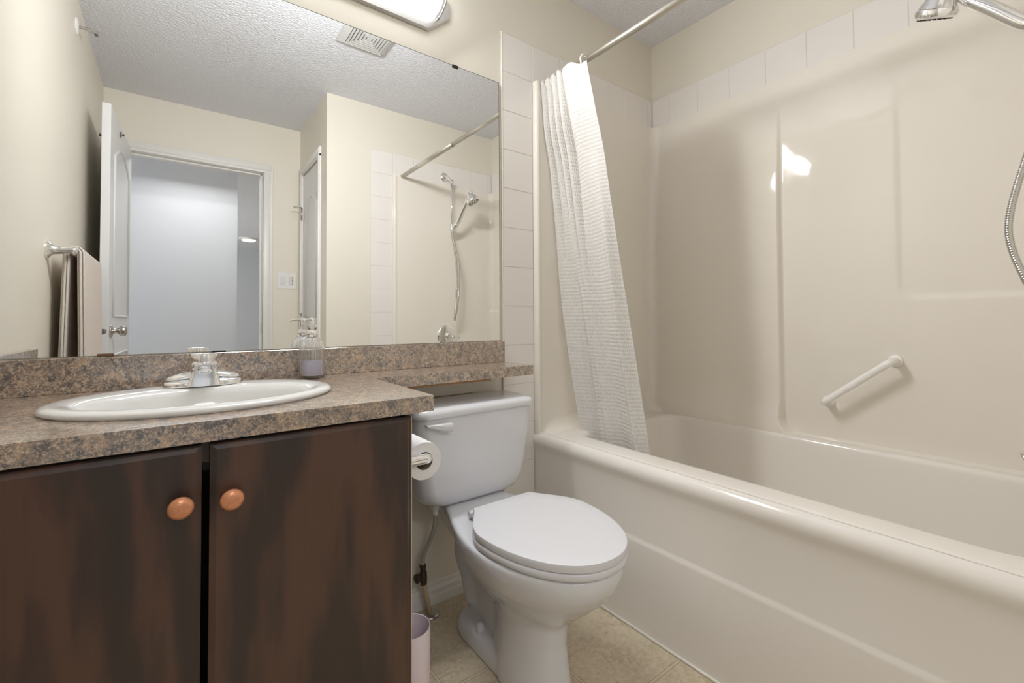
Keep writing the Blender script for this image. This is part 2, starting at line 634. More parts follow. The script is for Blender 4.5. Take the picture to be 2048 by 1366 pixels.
# closet casing on the side wall facing -X
bm = bmesh.new()
for (y0, y1) in ((-1.702, -1.655), (-2.215, -2.158)):
    box(bm, XC - 0.012, XC, y0, y1, 0, 2.09, 0.002, 1)
    box(bm, XC - 0.017, XC, y0 + 0.008, y1 - 0.008, 0, 2.09, 0.003, 2)
box(bm, XC - 0.012, XC, -2.215, -1.655, 2.072, 2.14, 0.002, 1)
box(bm, XC - 0.017, XC, -2.207, -1.663, 2.082, 2.132, 0.003, 2)
struct(link('trim_3', bm, 'white_trim', auto=40), 'white casing around the closet door')


def panel_beads(bm, u0, u1, z0, z1, arch, put, r=0.006):
    """raised bead outlining a door panel; put(u, z) gives the point on the door face"""
    pts = [(u0, z0), (u1, z0), (u1, z1)]
    if arch > 0:
        for k in range(1, 12):
            t = k / 12
            pts.append((lerp(u1, u0, t), z1 + arch * math.sin(PI * t)))
    pts.append((u0, z1))
    pts.append((u0, z0))
    tube(bm, [put(*p) for p in pts], r, 8)


# entry door, open against the left wall
d = struct(link('door_1', bx(0, 0.035, 0, 0.755, 0.012, 2.068, 0.0015, 1), 'door_white'), 'white panelled entry door standing open by the left wall')
ang = math.radians(2.6)
d.matrix_world = Matrix.Translation((-0.252, YD + 0.004, 0)) @ Matrix.Rotation(ang, 4, 'Z')
for z0, z1, arch in ((1.02, 1.845, 0.085), (0.25, 0.82, 0.0)):
    bm = bmesh.new(); panel_beads(bm, 0.12, 0.635, z0, z1, arch, lambda u, z: Vector((0.0355, u, z)), 0.007); link('panel', bm, 'door_white', d, smooth=True)
for sgn, xf in ((1, 0.035), (-1, 0.0)):
    bm = bmesh.new()
    lathe(bm, (xf, 0.695, 0.945), (sgn, 0, 0), [(0.033, 0), (0.033, 0.004), (0.029, 0.008), (0.014, 0.011), (0.011, 0.022), (0.013, 0.03), (0.022, 0.036), (0.026, 0.046), (0.025, 0.058), (0.017, 0.064), (0, 0.066)][: 11 if sgn > 0 else 6], 28)
    link('door_knob', bm, 'satin', d, smooth=True)
bm = bmesh.new(); lathe(bm, (0.0175, 0.7545, 0.945), (0, 1, 0), [(0.0125, 0), (0.0125, 0.0015), (0.0095, 0.002)], 20)
box(bm, 0.012, 0.023, 0.7555, 0.760, 0.938, 0.952, 0.001, 1); link('latch', bm, 'satin', d, auto=40)
for xf, sg, zz in ((0.035, 1, 2.015), (0.0, -1, 1.92)):
    bm = bmesh.new()
    y_ = 0.46 if sg > 0 else 0.70
    tube(bm, [(xf, y_, zz), (xf + sg * 0.010, y_, zz - 0.002), (xf + sg * 0.013, y_, zz + 0.006)], 0.0026, 8)
    tube(bm, [(xf + sg * 0.002, y_, zz - 0.016), (xf + sg * 0.002, y_, zz + 0.014)], 0.0034, 8)
    lathe(bm, (xf + sg * 0.009, y_, zz - 0.002), (sg, 0, 0), [(0.0055, 0), (0.007, 0.004), (0.004, 0.008)], 12)
    link('coat_hook', bm, 'bronze', d, smooth=True)
for z0 in (0.25, 1.03, 1.82):
    bm = bmesh.new(); tube(bm, [(0.0, -0.004, z0), (0.0, -0.004, z0 + 0.09)], 0.005, 10); link('hinge', bm, 'satin', d, smooth=True)

# closet door, closed
d2 = struct(link('door_2', bx(XC + 0.002, XC + 0.037, -2.155, -1.705, 0.01, 2.068, 0.0015, 1), 'door_white'), 'narrow white closet door, closed')
for z0, z1, arch in ((1.02, 1.80, 0.07), (0.25, 0.82, 0.0)):
    bm = bmesh.new(); panel_beads(bm, -2.08, -1.78, z0, z1, arch, lambda u, z: Vector((XC + 0.0015, u, z)), 0.006); link('panel', bm, 'door_white', d2, smooth=True)
for z0 in (0.22, 0.955, 1.74):
    bm = bmesh.new()
    tube(bm, [(XC - 0.012, -2.157, z0), (XC - 0.012, -2.157, z0 + 0.09)], 0.006, 10)
    for zz in (z0 + 0.0, z0 + 0.03, z0 + 0.06, z0 + 0.09):
        tube(bm, [(XC - 0.012, -2.157, zz - 0.001), (XC - 0.012, -2.157, zz + 0.001)], 0.0068, 10)
    if z0 > 1.5:   # hinge-pin door stop
        tube(bm, [(XC - 0.012, -2.157, z0 + 0.094), (XC - 0.03, -2.157, z0 + 0.096), (XC - 0.058, -2.165, z0 + 0.092)], 0.003, 8)
        tube(bm, [(XC - 0.058, -2.165, z0 + 0.092), (XC - 0.066, -2.167, z0 + 0.09)], 0.006, 10)
    link('hinge', bm, 'satin', d2, smooth=True)
bm = bmesh.new()
lathe(bm, (XC + 0.002, -1.745, 0.945), (-1, 0, 0), [(0.032, 0), (0.032, 0.004), (0.014, 0.01), (0.011, 0.022), (0.022, 0.034), (0.026, 0.045), (0.022, 0.058), (0, 0.062)], 28)
link('door_knob', bm, 'satin', d2, smooth=True)


# ------------------------------------------------------------------ white wall tiles
def tiles(name, cells, put, label, thick=0.006):
    """cells: list of (u0, u1, z0, z1); put(u, depth, z) -> point"""
    t_ = thing(name, put(cells[0][0], 0, cells[0][2]), label, 'tiles')
    del t_['category']; del t_['label']
    return t_


def tile_mesh(cells, put, thick=0.0075, g=0.0009):
    bm = bmesh.new()
    for (u0, u1, z0, z1) in cells:
        a, b, c, e = u0 + g, u1 - g, z0 + g, z1 - g
        bvl = 0.0016
        loft(bm, [[put(p, dd, q) for p, q in pts] for dd, pts in (
            (0.0, [(a, c), (b, c), (b, e), (a, e)]),
            (thick - bvl, [(a, c), (b, c), (b, e), (a, e)]),
            (thick, [(a + bvl, c + bvl), (b - bvl, c + bvl), (b - bvl, e - bvl), (a + bvl, e - bvl)]))])
    return bm


def grout_mesh(cells, put, thick=0.0062):
    bm = bmesh.new()
    for (a, b, c, e) in cells:
        loft(bm, [[put(p, dd, q) for p, q in [(a, c), (b, c), (b, e), (a, e)]] for dd in (0.0, thick)])
    return bm


TT, TB, TS = 2.145, 1.988, 0.157
back_put = lambda u, dd, z: Vector((u, -dd, z))
right_put = lambda u, dd, z: Vector((XR - dd, u, z))
shower_put = lambda u, dd, z: Vector((u, YF + dd, z))


def col_cells(x0, x1, zend):
    out = []
    z = TT
    while z > zend:
        out.append((x0, x1, max(z - TS, zend), z))
        z -= TS
    return out


cells = col_cells(1.043, 1.198, 0.0)
x = 1.198
while x < XR - 0.01:
    cells.append((x, min(x + TS, XR - 0.0065), TB, TT)); x += TS
o = struct(link('trim_4', tile_mesh(cells, back_put), 'tile'), 'white square tiles on the mirror wall beside and above the tub')
link('grout', grout_mesh(cells, back_put), 'grout', o)
bm = bmesh.new(); box(bm, 1.0395, 1.0435, -0.0085, 0, 0.0, TT + 0.003, 0.0015, 2); link('edge_bead', bm, 'caulk', o)
cells = []
y = -0.108
cells.append((y, -0.0075, TB, TT))
while y > YF + 0.02:
    cells.append((max(y - TS, YF + 0.0075), y, TB, TT)); y -= TS
o = struct(link('trim_5', tile_mesh(cells, right_put), 'tile'), 'row of white square tiles above the long tub wall')
link('grout', grout_mesh(cells, right_put), 'grout', o)
cells = col_cells(1.047, 1.202, 0.0)
x = 1.202
while x < XR - 0.02:
    cells.append((x, min(x + TS, XR - 0.0065), TB, TT)); x += TS
o = struct(link('trim_6', tile_mesh(cells, shower_put), 'tile'), 'white square tiles on the shower wall, seen in the mirror')
link('grout', grout_mesh(cells, shower_put), 'grout', o)

# ------------------------------------------------------------------ tub and moulded surround (one unit)
tub = thing('bathtub', (1.2, 0, 0), 'cream one-piece bathtub with tall glossy moulded wall surround', 'bathtub')
ZD = 0.53           # deck height
YB, YE = -0.026, YF + 0.026
XS = 2.006          # recessed panel of the long wall
RAISE = 0.027


def rbox_in(u, v, u0, u1, v0, v1, r):
    """signed distance to a rounded rectangle (negative inside)"""
    cu, cv = (u0 + u1) / 2, (v0 + v1) / 2
    qx = abs(u - cu) - (u1 - u0) / 2 + r
    qy = abs(v - cv) - (v1 - v0) / 2 + r
    return math.hypot(max(qx, 0), max(qy, 0)) + min(max(qx, qy), 0) - r


def long_wall_in(y, z):
    """how far the long wall bulges towards the room at (y, z)"""
    up = 1 - sstep(1.35, 1.93, z)
    sd = rbox_in(y, z, -1.60, -0.636, ZD, 3.0, 0.060)
    a = RAISE * (0.18 + 0.82 * up) * sstep(-0.007, 0.007, sd)
    a *= 1 - 0.95 * sstep(1.75, 1.97, z)
    sd2 = rbox_in(y, z, -1.70, -1.012, 1.062, 3.0, 0.05)
    b = 0.007 * (1 - sstep(-0.010, 0.010, sd2)) * (1 - sstep(1.55, 1.88, z))
    low = 0.024 * (1 - sstep(ZD, ZD + 0.16, z)) * sstep(-0.007, 0.007, sd)
    return a - b + low


ysl = [-0.075, -0.11, -0.16, -0.22, -0.3, -0.4, -0.5, -0.58]
k = -0.60
while k > -0.735:
    ysl.append(k); k -= 0.0032
while k > -0.97:
    ysl.append(k); k -= 0.03
while k > -1.075:
    ysl.append(k); k -= 0.0045
ysl += [-1.1, -1.15, -1.2, -1.25, -1.3, -1.35, -1.4, YE + 0.075]
zsl = []
z = ZD - 0.002
for lo, hi, st in ((ZD - 0.012, 0.62, 0.0032), (0.62, 0.70, 0.012), (0.70, 1.0, 0.05), (1.0, 1.13, 0.006), (1.13, 1.75, 0.05), (1.75, TB, 0.03)):
    q = lo
    while q < hi - 1e-6:
        zsl.append(q); q += st
zsl.append(TB)
RC = 0.042


def wall_row(z):
    """one horizontal line of the surround, back wall -> long wall -> shower wall"""
    # cove where the end walls meet the deck
    rc = 0.055
    h = z - ZD
    cove = rc - math.sqrt(max(0.0, rc * rc - max(0.0, rc - max(h, 0.0)) ** 2)) if h < rc else 0.0
    row = []
    # front lip of the back wall
    row += [Vector((1.199, -0.002, z)), Vector((1.199, -0.020, z)), Vector((1.202, -0.028, z)), Vector((1.208, -0.0325, z)),
            Vector((1.215, -0.0315, z)), Vector((1.221, -0.028, z)), Vector((1.228, YB, z))]
    fl = lambda xx: sstep(1.222, 1.30, xx)
    for xx in (1.236, 1.25, 1.27, 1.29, 1.32, 1.36, 1.45, 1.55, 1.65, 1.75, 1.85, 1.90, 1.93):
        if xx < XS - 0.055:
            row.append(Vector((xx, YB - cove * fl(xx), z)))
    x_in0 = XS - long_wall_in(-0.07, z)
    yb = YB - cove
    for kk in range(9):
        a = PI / 2 * kk / 8
        row.append(Vector((x_in0 - RC + RC * math.sin(a), yb - RC + RC * math.cos(a), z)))
    for yy in ysl:
        if yy < yb - RC - 0.002:
            row.append(Vector((XS - long_wall_in(yy, z), yy, z)))
        else:
            row.append(Vector((x_in0, yb - RC - 0.0005, z)))
    x_in1 = XS - long_wall_in(-1.45, z)
    ye = YE + cove
    for kk in range(9):
        a = PI / 2 * kk / 8
        row.append(Vector((x_in1 - RC + RC * math.cos(a), ye + RC - RC * math.sin(a), z)))
    for xx in (1.93, 1.90, 1.85, 1.75, 1.65, 1.55, 1.45, 1.36, 1.32, 1.29, 1.27, 1.25, 1.236):
        if xx < XS - 0.055:
            row.append(Vector((xx, ye - cove * (1 - fl(xx)), z)))
    row += [Vector((1.228, YE, z)), Vector((1.221, YE + 0.002, z)), Vector((1.215, YE + 0.0055, z)), Vector((1.208, YE + 0.0065, z)),
            Vector((1.202, YE + 0.002, z)), Vector((1.199, YE - 0.006, z)), Vector((1.199, YF + 0.002, z))]
    return row


bm = bmesh.new()
rows = [wall_row(z) for z in zsl]
top = [Vector((XR if p.x > 1.9 else p.x, min(-0.002, p.y) if p.y > -0.06 else p.y, TB)) for p in rows[-1]]
top2 = []
for p in rows[-1]:
    q = p.copy()
    if p.y > YB - 0.04 and p.x < 1.95: q.y = -0.001
    elif p.y < YE + 0.04 and p.x < 1.95: q.y = YF + 0.001
    else:
        q.x = XR - 0.001
        q.y = min(-0.001, max(YF + 0.001, p.y))
    top2.append(q)
loft(bm, rows + [top2], False, False, closed=False)
link('wall_surround', bm, 'acrylic', tub, auto=50)

# basin, deck, rim and apron
bm = bmesh.new()
XW = XS - 0.056        # tub back wall lines up with the raised part of the long wall
rings = []
n = 10
spec = [  # x0, x1, y0, y1, r, z
    (1.214, XS + 0.004, YF + 0.004, -0.004, 0.010, ZD - 0.002),
    (1.232, XS - 0.004, YF + 0.012, -0.012, 0.014, ZD),
    (1.292, XW + 0.004, YE + 0.125, -0.128, 0.085, ZD),
    (1.305, XW - 0.001, YE + 0.112, -0.138, 0.085, ZD - 0.001),
    (1.313, XW - 0.006, YE + 0.105, -0.145, 0.085, ZD - 0.006),
    (1.319, XW - 0.009, YE + 0.099, -0.151, 0.085, ZD - 0.016),
    (1.323, XW - 0.012, YE + 0.094, -0.157, 0.085, ZD - 0.04),
    (1.335, XW - 0.024, YE + 0.082, -0.185, 0.09, 0.36),
    (1.352, XW - 0.042, YE + 0.07, -0.235, 0.10, 0.20),
    (1.372, XW - 0.062, YE + 0.09, -0.275, 0.11, 0.145),
    (1.405, XW - 0.095, YE + 0.13, -0.32, 0.10, 0.125),
    (1.50, XW - 0.20, YE + 0.30, -0.50, 0.08, 0.12)]
for (x0, x1, y0, y1, r, z) in spec:
    rings.append(rrect(x0, x1, y0, y1, r, z, n))
loft(bm, rings, False, True)
prof = [(1.236, ZD), (1.222, ZD - 0.0005), (1.210, ZD - 0.004), (1.199, ZD - 0.012), (1.192, ZD - 0.024), (1.190, ZD - 0.036),
        (1.192, ZD - 0.048), (1.196, ZD - 0.060), (1.199, ZD - 0.075), (1.200, ZD - 0.10), (1.200, 0.292), (1.1985, 0.286), (1.1945, 0.279), (1.193, 0.272), (1.193, 0.02), (1.193, 0.001)]
for a, b in zip(prof[:-1], prof[1:]):
    pass
loft(bm, [[Vector((px, yy, pz)) for px, pz in prof] for yy in (-0.001, -0.03, -0.3, -0.7, -1.1, -1.49, YF + 0.001)], False, False, closed=False)
link('tub_shell', bm, 'tubwhite', tub, auto=50)
bm = bmesh.new()
prism(bm, [(1.1935, 0.0005), (1.180, 0.0005), (1.1815, 0.005), (1.187, 0.011), (1.1935, 0.014)], 1, YF + 0.002, -0.012) if False else None
tube(bm, [(1.189, -0.014, 0.0035), (1.189, YF + 0.004, 0.0035)], 0.0045, 8)
link('caulk_line', bm, 'caulk', tub, smooth=True)
lathe(bm2 := bmesh.new(), (1.62, YE + 0.085, 0.40), (0, 1, 0), [(0.035, 0), (0.035, 0.004), (0.028, 0.008), (0, 0.009)], 24)
link('overflow_plate', bm2, 'chrome', tub, auto=40)

# grab bar on the long wall
gb = thing('grab_bar', (XS, -0.80, 0.66), 'white slanted grab bar on the tub wall', 'grab bar')
A = Vector((1.944, -0.795, 0.675)); B = Vector((1.944, -0.998, 0.842))
A0 = Vector((XS, A.y, A.z)); B0 = Vector((XS, B.y, B.z))
dv = (B - A).normalized()
pts = catmull([A0, A0 + (A - A0) * 0.6, A + dv * 0.012, A + dv * 0.05, B - dv * 0.05, B - dv * 0.012, B0 + (B - B0) * 0.6, B0], 8)
bm = bmesh.new(); tube(bm, pts, 0.0125, 16); link('bar', bm, 'barwhite', gb, smooth=True)
for p in (A0, B0):
    bm = bmesh.new(); lathe(bm, p, (-1, 0, 0), [(0.021, 0), (0.021, 0.006), (0.0185, 0.010), (0.013, 0.012)], 24); link('flange', bm, 'barwhite', gb, auto=50)

# ------------------------------------------------------------------ shower fittings on the shower wall
sh = thing('hand_shower', (1.60, YF, 2.05), 'chrome hand shower hanging in its holder over the tub', 'shower')
bm = bmesh.new(); lathe(bm, (1.60, YF + 0.0075, 2.052), (0, 1, 0), [(0.034, 0), (0.034, 0.004), (0.027, 0.012), (0.013, 0.016)], 28); link('flange', bm, 'chrome', sh, auto=40)
bm = bmesh.new(); tube(bm, catmull([(1.60, YF + 0.008, 2.052), (1.602, YF + 0.04, 2.048), (1.608, YF + 0.075, 2.022), (1.612, YF + 0.100, 2.000)], 6), 0.0105, 14)
tube(bm, [(1.612, YF + 0.100, 2.012), (1.612, YF + 0.100, 1.975)], 0.013, 14); link('arm', bm, 'chrome', sh, smooth=True)
bm = bmesh.new(); tube(bm, [(1.612, YF + 0.100, 1.985), (1.612, YF + 0.100, 1.66)], 0.0065, 12); link('slide_bar', bm, 'chrome', sh, smooth=True)
hb = Vector((1.611, -1.385, 1.655)); hd = Vector((1.631, -1.190, 1.832))
dirh = (hd - hb).normalized()
bm = bmesh.new()
lathe(bm, (1.612, YF + 0.100, 1.64), (0, 0, 1), [(0.012, 0), (0.017, 0.004), (0.018, 0.04), (0.014, 0.05)], 20)
tube(bm, [(1.612, YF + 0.100, 1.662), tuple(hb + dirh * 0.02)], 0.012, 12)
lathe(bm, hb - dirh * 0.012, dirh, [(0.0135, 0), (0.0185, 0.003), (0.0195, 0.04), (0.017, 0.047)], 20)
link('holder', bm, 'chrome', sh, auto=40)
bm = bmesh.new()
hp = catmull([hb - dirh * 0.03, hb + dirh * 0.03, (1.617, -1.339, 1.692), (1.622, -1.292, 1.752), (1.628, -1.245, 1.812), hd + Vector((0.0, -0.018, 0.040)), hd + Vector((0.0, 0.008, 0.032))], 6)
L_ = len(hp)
tube(bm, hp, [0.0120 + 0.0050 * math.sin(PI * min(1, i / L_ * 1.1)) for i in range(L_)], 16); link('handle', bm, 'chrome', sh, smooth=True)
nd = Vector((0.35, 0.35, -0.87)).normalized()
bm = bmesh.new()
lathe(bm, hd - nd * 0.030, nd, [(0.0, -0.01), (0.016, -0.008), (0.024, 0.004), (0.031, 0.018), (0.038, 0.032), (0.0425, 0.041), (0.0415, 0.042), (0.0445, 0.044), (0.0475, 0.052), (0.0455, 0.061), (0.040, 0.066), (0.0, 0.066)], 36)
link('spray_head', bm, 'chrome', sh, auto=35)
bm = bmesh.new()
_, a_, b_ = frame(nd)
for ring, cnt in ((0.012, 6), (0.024, 12), (0.035, 20)):
    for q in range(cnt):
        c_ = hd + nd * 0.0355 + (a_ * math.cos(2 * PI * q / cnt) + b_ * math.sin(2 * PI * q / cnt)) * ring
        lathe(bm, c_, nd, [(0.0028, 0), (0.0024, 0.003)], 8)
link('nozzles', bm, 'rubber', sh)
hpts = catmull([hb - dirh * 0.028, (1.612, -1.412, 1.60), (1.616, -1.378, 1.50), (1.618, -1.336, 1.37), (1.600, -1.306, 1.205), (1.600, -1.330, 1.08), (1.603, -1.362, 1.01), (1.606, -1.376, 0.995),
                (1.61, -1.382, 1.03), (1.613, -1.372, 1.12), (1.618, -1.362, 1.30), (1.618, -1.392, 1.48), (1.614, -1.424, 1.60), (1.612, -1.424, 1.645)], 26)
acc = [0.0]
for a, b in zip(hpts[:-1], hpts[1:]):
    acc.append(acc[-1] + (b - a).length)
res, pitch, i = [], 0.0058, 0
tot = acc[-1]
steps = int(tot / (pitch / 4))
for s_ in range(steps + 1):
    q = tot * s_ / steps
    while i < len(acc) - 2 and acc[i + 1] < q:
        i += 1
    f = (q - acc[i]) / max(1e-9, acc[i + 1] - acc[i])
    res.append(hpts[i].lerp(hpts[i + 1], f))
bm = bmesh.new(); tube(bm, res, [0.0078 if s_ % 4 in (1, 2) else 0.0066 for s_ in range(len(res))], 10); link('hose', bm, 'hose', sh, smooth=True)

va = thing('shower_valve', (1.617, YF, 0.875), 'round chrome shower valve with lever, low on the shower wall', 'valve')
bm = bmesh.new(); lathe(bm, (1.617, YE, 0.875), (0, 1, 0), [(0.086, -0.004), (0.086, 0.004), (0.080, 0.010), (0.055, 0.016), (0.035, 0.018), (0.030, 0.030), (0.028, 0.05), (0, 0.052)], 40); link('trim_plate', bm, 'chrome', va, auto=40)
bm = bmesh.new(); tube(bm, [(1.617, YE + 0.04, 0.875), (1.65, YE + 0.048, 0.868), (1.69, YE + 0.05, 0.862)], [0.011, 0.009, 0.007], 12); link('lever', bm, 'chrome', va, smooth=True)
sp = thing('tub_spout', (1.62, YF, 0.655), 'chrome tub spout below the shower valve', 'spout')
bm = bmesh.new(); tube(bm, catmull([(1.62, YE - 0.003, 0.66), (1.62, YE + 0.08, 0.662), (1.62, -1.345, 0.660), (1.62, -1.322, 0.650)], 6), [0.027] * 8 + [0.025] * 6 + [0.021] * 5, 20); link('body', bm, 'chrome', sp, smooth=True)

# ------------------------------------------------------------------ curtain rod, rings, curtain
RX, RZ = 1.265, 1.992
rod = thing('shower_rod', (RX, YF, RZ), 'straight brushed metal shower curtain rod above the tub', 'curtain rod')
bm = bmesh.new(); tube(bm, [(RX, -0.85, RZ), (RX, -0.010, RZ)], 0.0120, 16); link('inner_pole', bm, 'rodmetal', rod, smooth=True)
bm = bmesh.new(); tube(bm, [(RX, YF + 0.014, RZ), (RX, -0.80, RZ)], 0.0140, 16); tube(bm, [(RX, -0.803, RZ), (RX, -0.797, RZ)], 0.0147, 16); link('outer_pole', bm, 'rodmetal', rod, smooth=True)
for y0, y1 in ((YF + 0.0075, YF + 0.035), (-0.030, -0.0075)):
    bm = bmesh.new(); tube(bm, [(RX, y0, RZ), (RX, y1, RZ)], 0.0150, 16); link('end_cap', bm, 'rodmetal', rod, auto=40)


def cz(v):          # v 0 top .. 1 bottom
    return lerp(1.990, 0.36, v)


def curtain_edges(z):
    t = (1.99 - z)
    xc = 1.262 + 0.071 * t - 0.034 * (1 - sstep(0.03, 0.40, t))
    yl = -0.012 - 0.085 * max(0, t) ** 2.0 * 0.62
    yr = -0.280 - 0.112 * t
    return xc, yl, yr


NU, NV = 220, 120
CLW = 1.10


def curtain_pt(u, v):
    z = cz(v)
    xc, yl, yr = curtain_edges(z)
    yy = lerp(yl, yr, u)
    # four narrow round pleats near the wall, then one wide panel to the free edge
    if u < 0.52:
        hb_ = abs(math.sin(4 * PI * u / 0.52)) ** 0.75
        hw_ = 1.0
    else:
        q = (u - 0.52) / 0.48
        hb_ = math.sin(min(1.0, q * 3.2) * PI / 2) ** 0.75
        hw_ = 1.0 - 0.55 * sstep(0.25, 1.0, q)
    deep = 0.016 + 0.020 * sstep(0.03, 0.16, v)
    top_x = 0.012 - deep * hb_ * hw_
    top_y = -0.004 * hb_
    ph2 = 2 * PI * (2.2 * u - 0.20 + 0.10 * v)
    bot_x = 0.019 * math.sin(ph2) + 0.005 * math.sin(2 * PI * 5.2 * u + 1.0)
    m = sstep(0.10, 0.62, v)
    x = xc + lerp(top_x, bot_x, m) + 0.003 * math.sin(7 * v + 9 * u)
    y = yy + lerp(top_y, 0.010 * math.cos(ph2), m)
    # the header dips between the rings
    dip = 0.016 * (1 - sstep(0.0, 0.09, v)) * (1 - hb_)
    dip += 0.024 * (1 - sstep(0.0, 0.10, v)) * sstep(0.70, 0.90, u)
    lift = 0.0
    return Vector((x, y, z - dip + lift))


bm = bmesh.new()
uvl = bm.loops.layers.uv.new('UVMap')
g = [[bm.verts.new(curtain_pt(i / NU, j / NV)) for i in range(NU + 1)] for j in range(NV + 1)]
for j in range(NV):
    for i in range(NU):
        f = bm.faces.new((g[j][i], g[j][i + 1], g[j + 1][i + 1], g[j + 1][i]))
        for lp, (a, b) in zip(f.loops, ((i, j), (i + 1, j), (i + 1, j + 1), (i, j + 1))):
            lp[uvl].uv = (a / NU * CLW, b / NV * 1.62)
cur = link('shower_curtain', bm, 'waffle', smooth=True)
sm = cur.modifiers.new('thickness', 'SOLIDIFY'); sm.thickness = 0.0022; sm.offset = 0
tag(cur, 'white waffle-weave shower curtain gathered at the mirror wall, hem inside the tub', 'curtain')


def ring_mesh(tilt, lo):
    bm = bmesh.new()
    pts = []
    for k in range(25):
        a = math.radians(-70 + 320 * k / 24)
        pts.append(Vector((0.0215 * math.cos(a + PI / 2 + 0.6), 0.004 * math.sin(2 * a) + tilt * math.sin(a), 0.028 * math.sin(a + PI / 2 + 0.6) - 0.013)))
    tube(bm, pts, 0.0034, 10)
    return bm


ring0 = None
ring_us = [0.012, 0.13, 0.26, 0.39, 0.52, 0.87]
words = ['against the wall', 'second from the mirror wall', 'third from the mirror wall', 'fourth from the mirror wall', 'fifth from the mirror wall', 'nearest, at the free edge']
for k, u in enumerate(ring_us):
    p = curtain_pt(u, 0.012)
    if ring0 is None:
        ring0 = link('curtain_ring', ring_mesh(0.004, 0), 'whiteplastic', smooth=True)
        r_ = ring0
    else:
        r_ = ring0.copy()
        COL.objects.link(r_)
    r_.location = (RX - (0.014 if k == 5 else 0.008), p.y, RZ)
    r_.rotation_euler = (0, 0, [0.3, 0.5, 0.35, 0.5, 0.4, 0.58][k])
    tag(r_, 'white plastic curtain ring on the rod, ' + words[k], 'curtain ring', 'curtain rings on the shower rod')

# ------------------------------------------------------------------ vanity cabinet
vc = thing('vanity_cabinet', (0.03, -0.28, 0), 'dark walnut two-door vanity cabinet under the granite-look counter', 'cabinet')
CX0, CX1 = XL + 0.002, 0.409
bm = bmesh.new()
box(bm, CX0, CX0 + 0.018, -0.522, -0.003, 0.10, 0.792)
box(bm, CX1 - 0.018, CX1, -0.522, -0.003, 0.0, 0.792, 0.0008, 1)
box(bm, CX0, CX1, -0.522, -0.003, 0.10, 0.118)
box(bm, CX0, CX1, -0.522, -0.504, 0.752, 0.792)
box(bm, CX0, CX1, -0.016, -0.003, 0.10, 0.792)
link('body', bm, 'wood', vc)
link('edge_strip', bx(CX1 + 0.0014, CX1 + 0.0036, -0.5415, -0.500, 0.105, 0.785, 0.0006, 1), 'edgepale', vc)  # thin pale strip along the cabinet's right front edge
link('toe_kick', bx(CX0, CX1 - 0.018, -0.47, -0.455, 0.0, 0.10), 'toe', vc)


def door_leaf(x0, x1, z0, z1, yb, yf, bev):
    bm = bmesh.new()
    loft(bm, [[Vector((a, y_, c)) for a, c in pts] for y_, pts in (
        (yb, [(x0, z0), (x1, z0), (x1, z1), (x0, z1)]),
        (yf + bev * 0.55, [(x0, z0), (x1, z0), (x1, z1), (x0, z1)]),
        (yf, [(x0 + bev, z0 + bev), (x1 - bev, z0 + bev), (x1 - bev, z1 - bev), (x0 + bev, z1 - bev)]))])
    return bm


for k, (x0, x1, kx, mm) in enumerate(((CX0 + 0.004, 0.0405, 0.0125, 'wood'), (0.0515, CX1 + 0.001, 0.0815, 'wood2'))):
    dr = link('door', door_leaf(x0, x1, 0.105, 0.785, -0.5225, -0.545, 0.0095), mm, vc)
    bm = bmesh.new()
    lathe(bm, (kx, -0.545, 0.6965 - 0.003 * k), (0, -1, 0), [(0.0085, 0), (0.0075, 0.004), (0.0065, 0.010), (0.009, 0.014), (0.0155, 0.0165), (0.0178, 0.0195), (0.0172, 0.0225), (0.013, 0.0255), (0.006, 0.0275), (0, 0.028)], 32)
    kn = link('knob', bm, 'copper', dr, smooth=True)

# ------------------------------------------------------------------ countertop
ct = thing('countertop', (0.05, -0.28, 0.793), 'brown granite-look laminate counter with narrow shelf over the toilet', 'countertop')
CZ0, CZ1 = 0.7932, 0.827
outer = [(XL + 0.001, -0.001), (XL + 0.001, -0.5576), (0.4558, -0.5576), (0.4558, -0.204), (0.4585, -0.1955), (0.467, -0.1925), (1.0402, -0.1925), (1.0402, -0.001)]
SX, SY, SA, SB = 0.0565, -0.296, 0.2505, 0.197
bm = bmesh.new()
ov = [bm.verts.new((a, b, CZ1)) for a, b in outer]
hv = [bm.verts.new((SX + (SA - 0.012) * math.cos(2 * PI * k / 48), SY + (SB - 0.012) * math.sin(2 * PI * k / 48), CZ1)) for k in range(48)]
ed = [bm.edges.new((ov[i], ov[(i + 1) % len(ov)])) for i in range(len(ov))] + [bm.edges.new((hv[i], hv[(i + 1) % 48])) for i in range(48)]
bmesh.ops.triangle_fill(bm, use_beauty=True, use_dissolve=False, edges=ed)
lo_ = [bm.verts.new((a, b, CZ0)) for a, b in outer]
hl_ = [bm.verts.new((v.co.x, v.co.y, CZ0)) for v in hv]
for i in range(len(ov)):
    j = (i + 1) % len(ov)
    bm.faces.new((ov[i], ov[j], lo_[j], lo_[i]))
for i in range(48):
    j = (i + 1) % 48
    bm.faces.new((hv[i], hv[j], hl_[j], hl_[i]))
ed = [bm.edges.get((lo_[i], lo_[(i + 1) % len(ov)])) for i in range(len(ov))] + [bm.edges.get((hl_[i], hl_[(i + 1) % 48])) for i in range(48)]
bmesh.ops.triangle_fill(bm, use_beauty=True, use_dissolve=False, edges=ed)
link('slab', bm, 'laminate', ct)
link('backsplash', bx(XL + 0.001, 1.0402, -0.0195, -0.001, CZ1, 0.9075, 0.001, 1), 'laminate', ct)
link('side_splash', bx(XL + 0.001, XL + 0.021, -0.5576, -0.0195, CZ1, 0.9075, 0.001, 1), 'laminate', ct)
bm = bmesh.new()
box(bm, 0.50, 0.893, -0.0165, -0.001, 0.722, 0.792)
cl = link('cleat', bm, 'paint', ct)
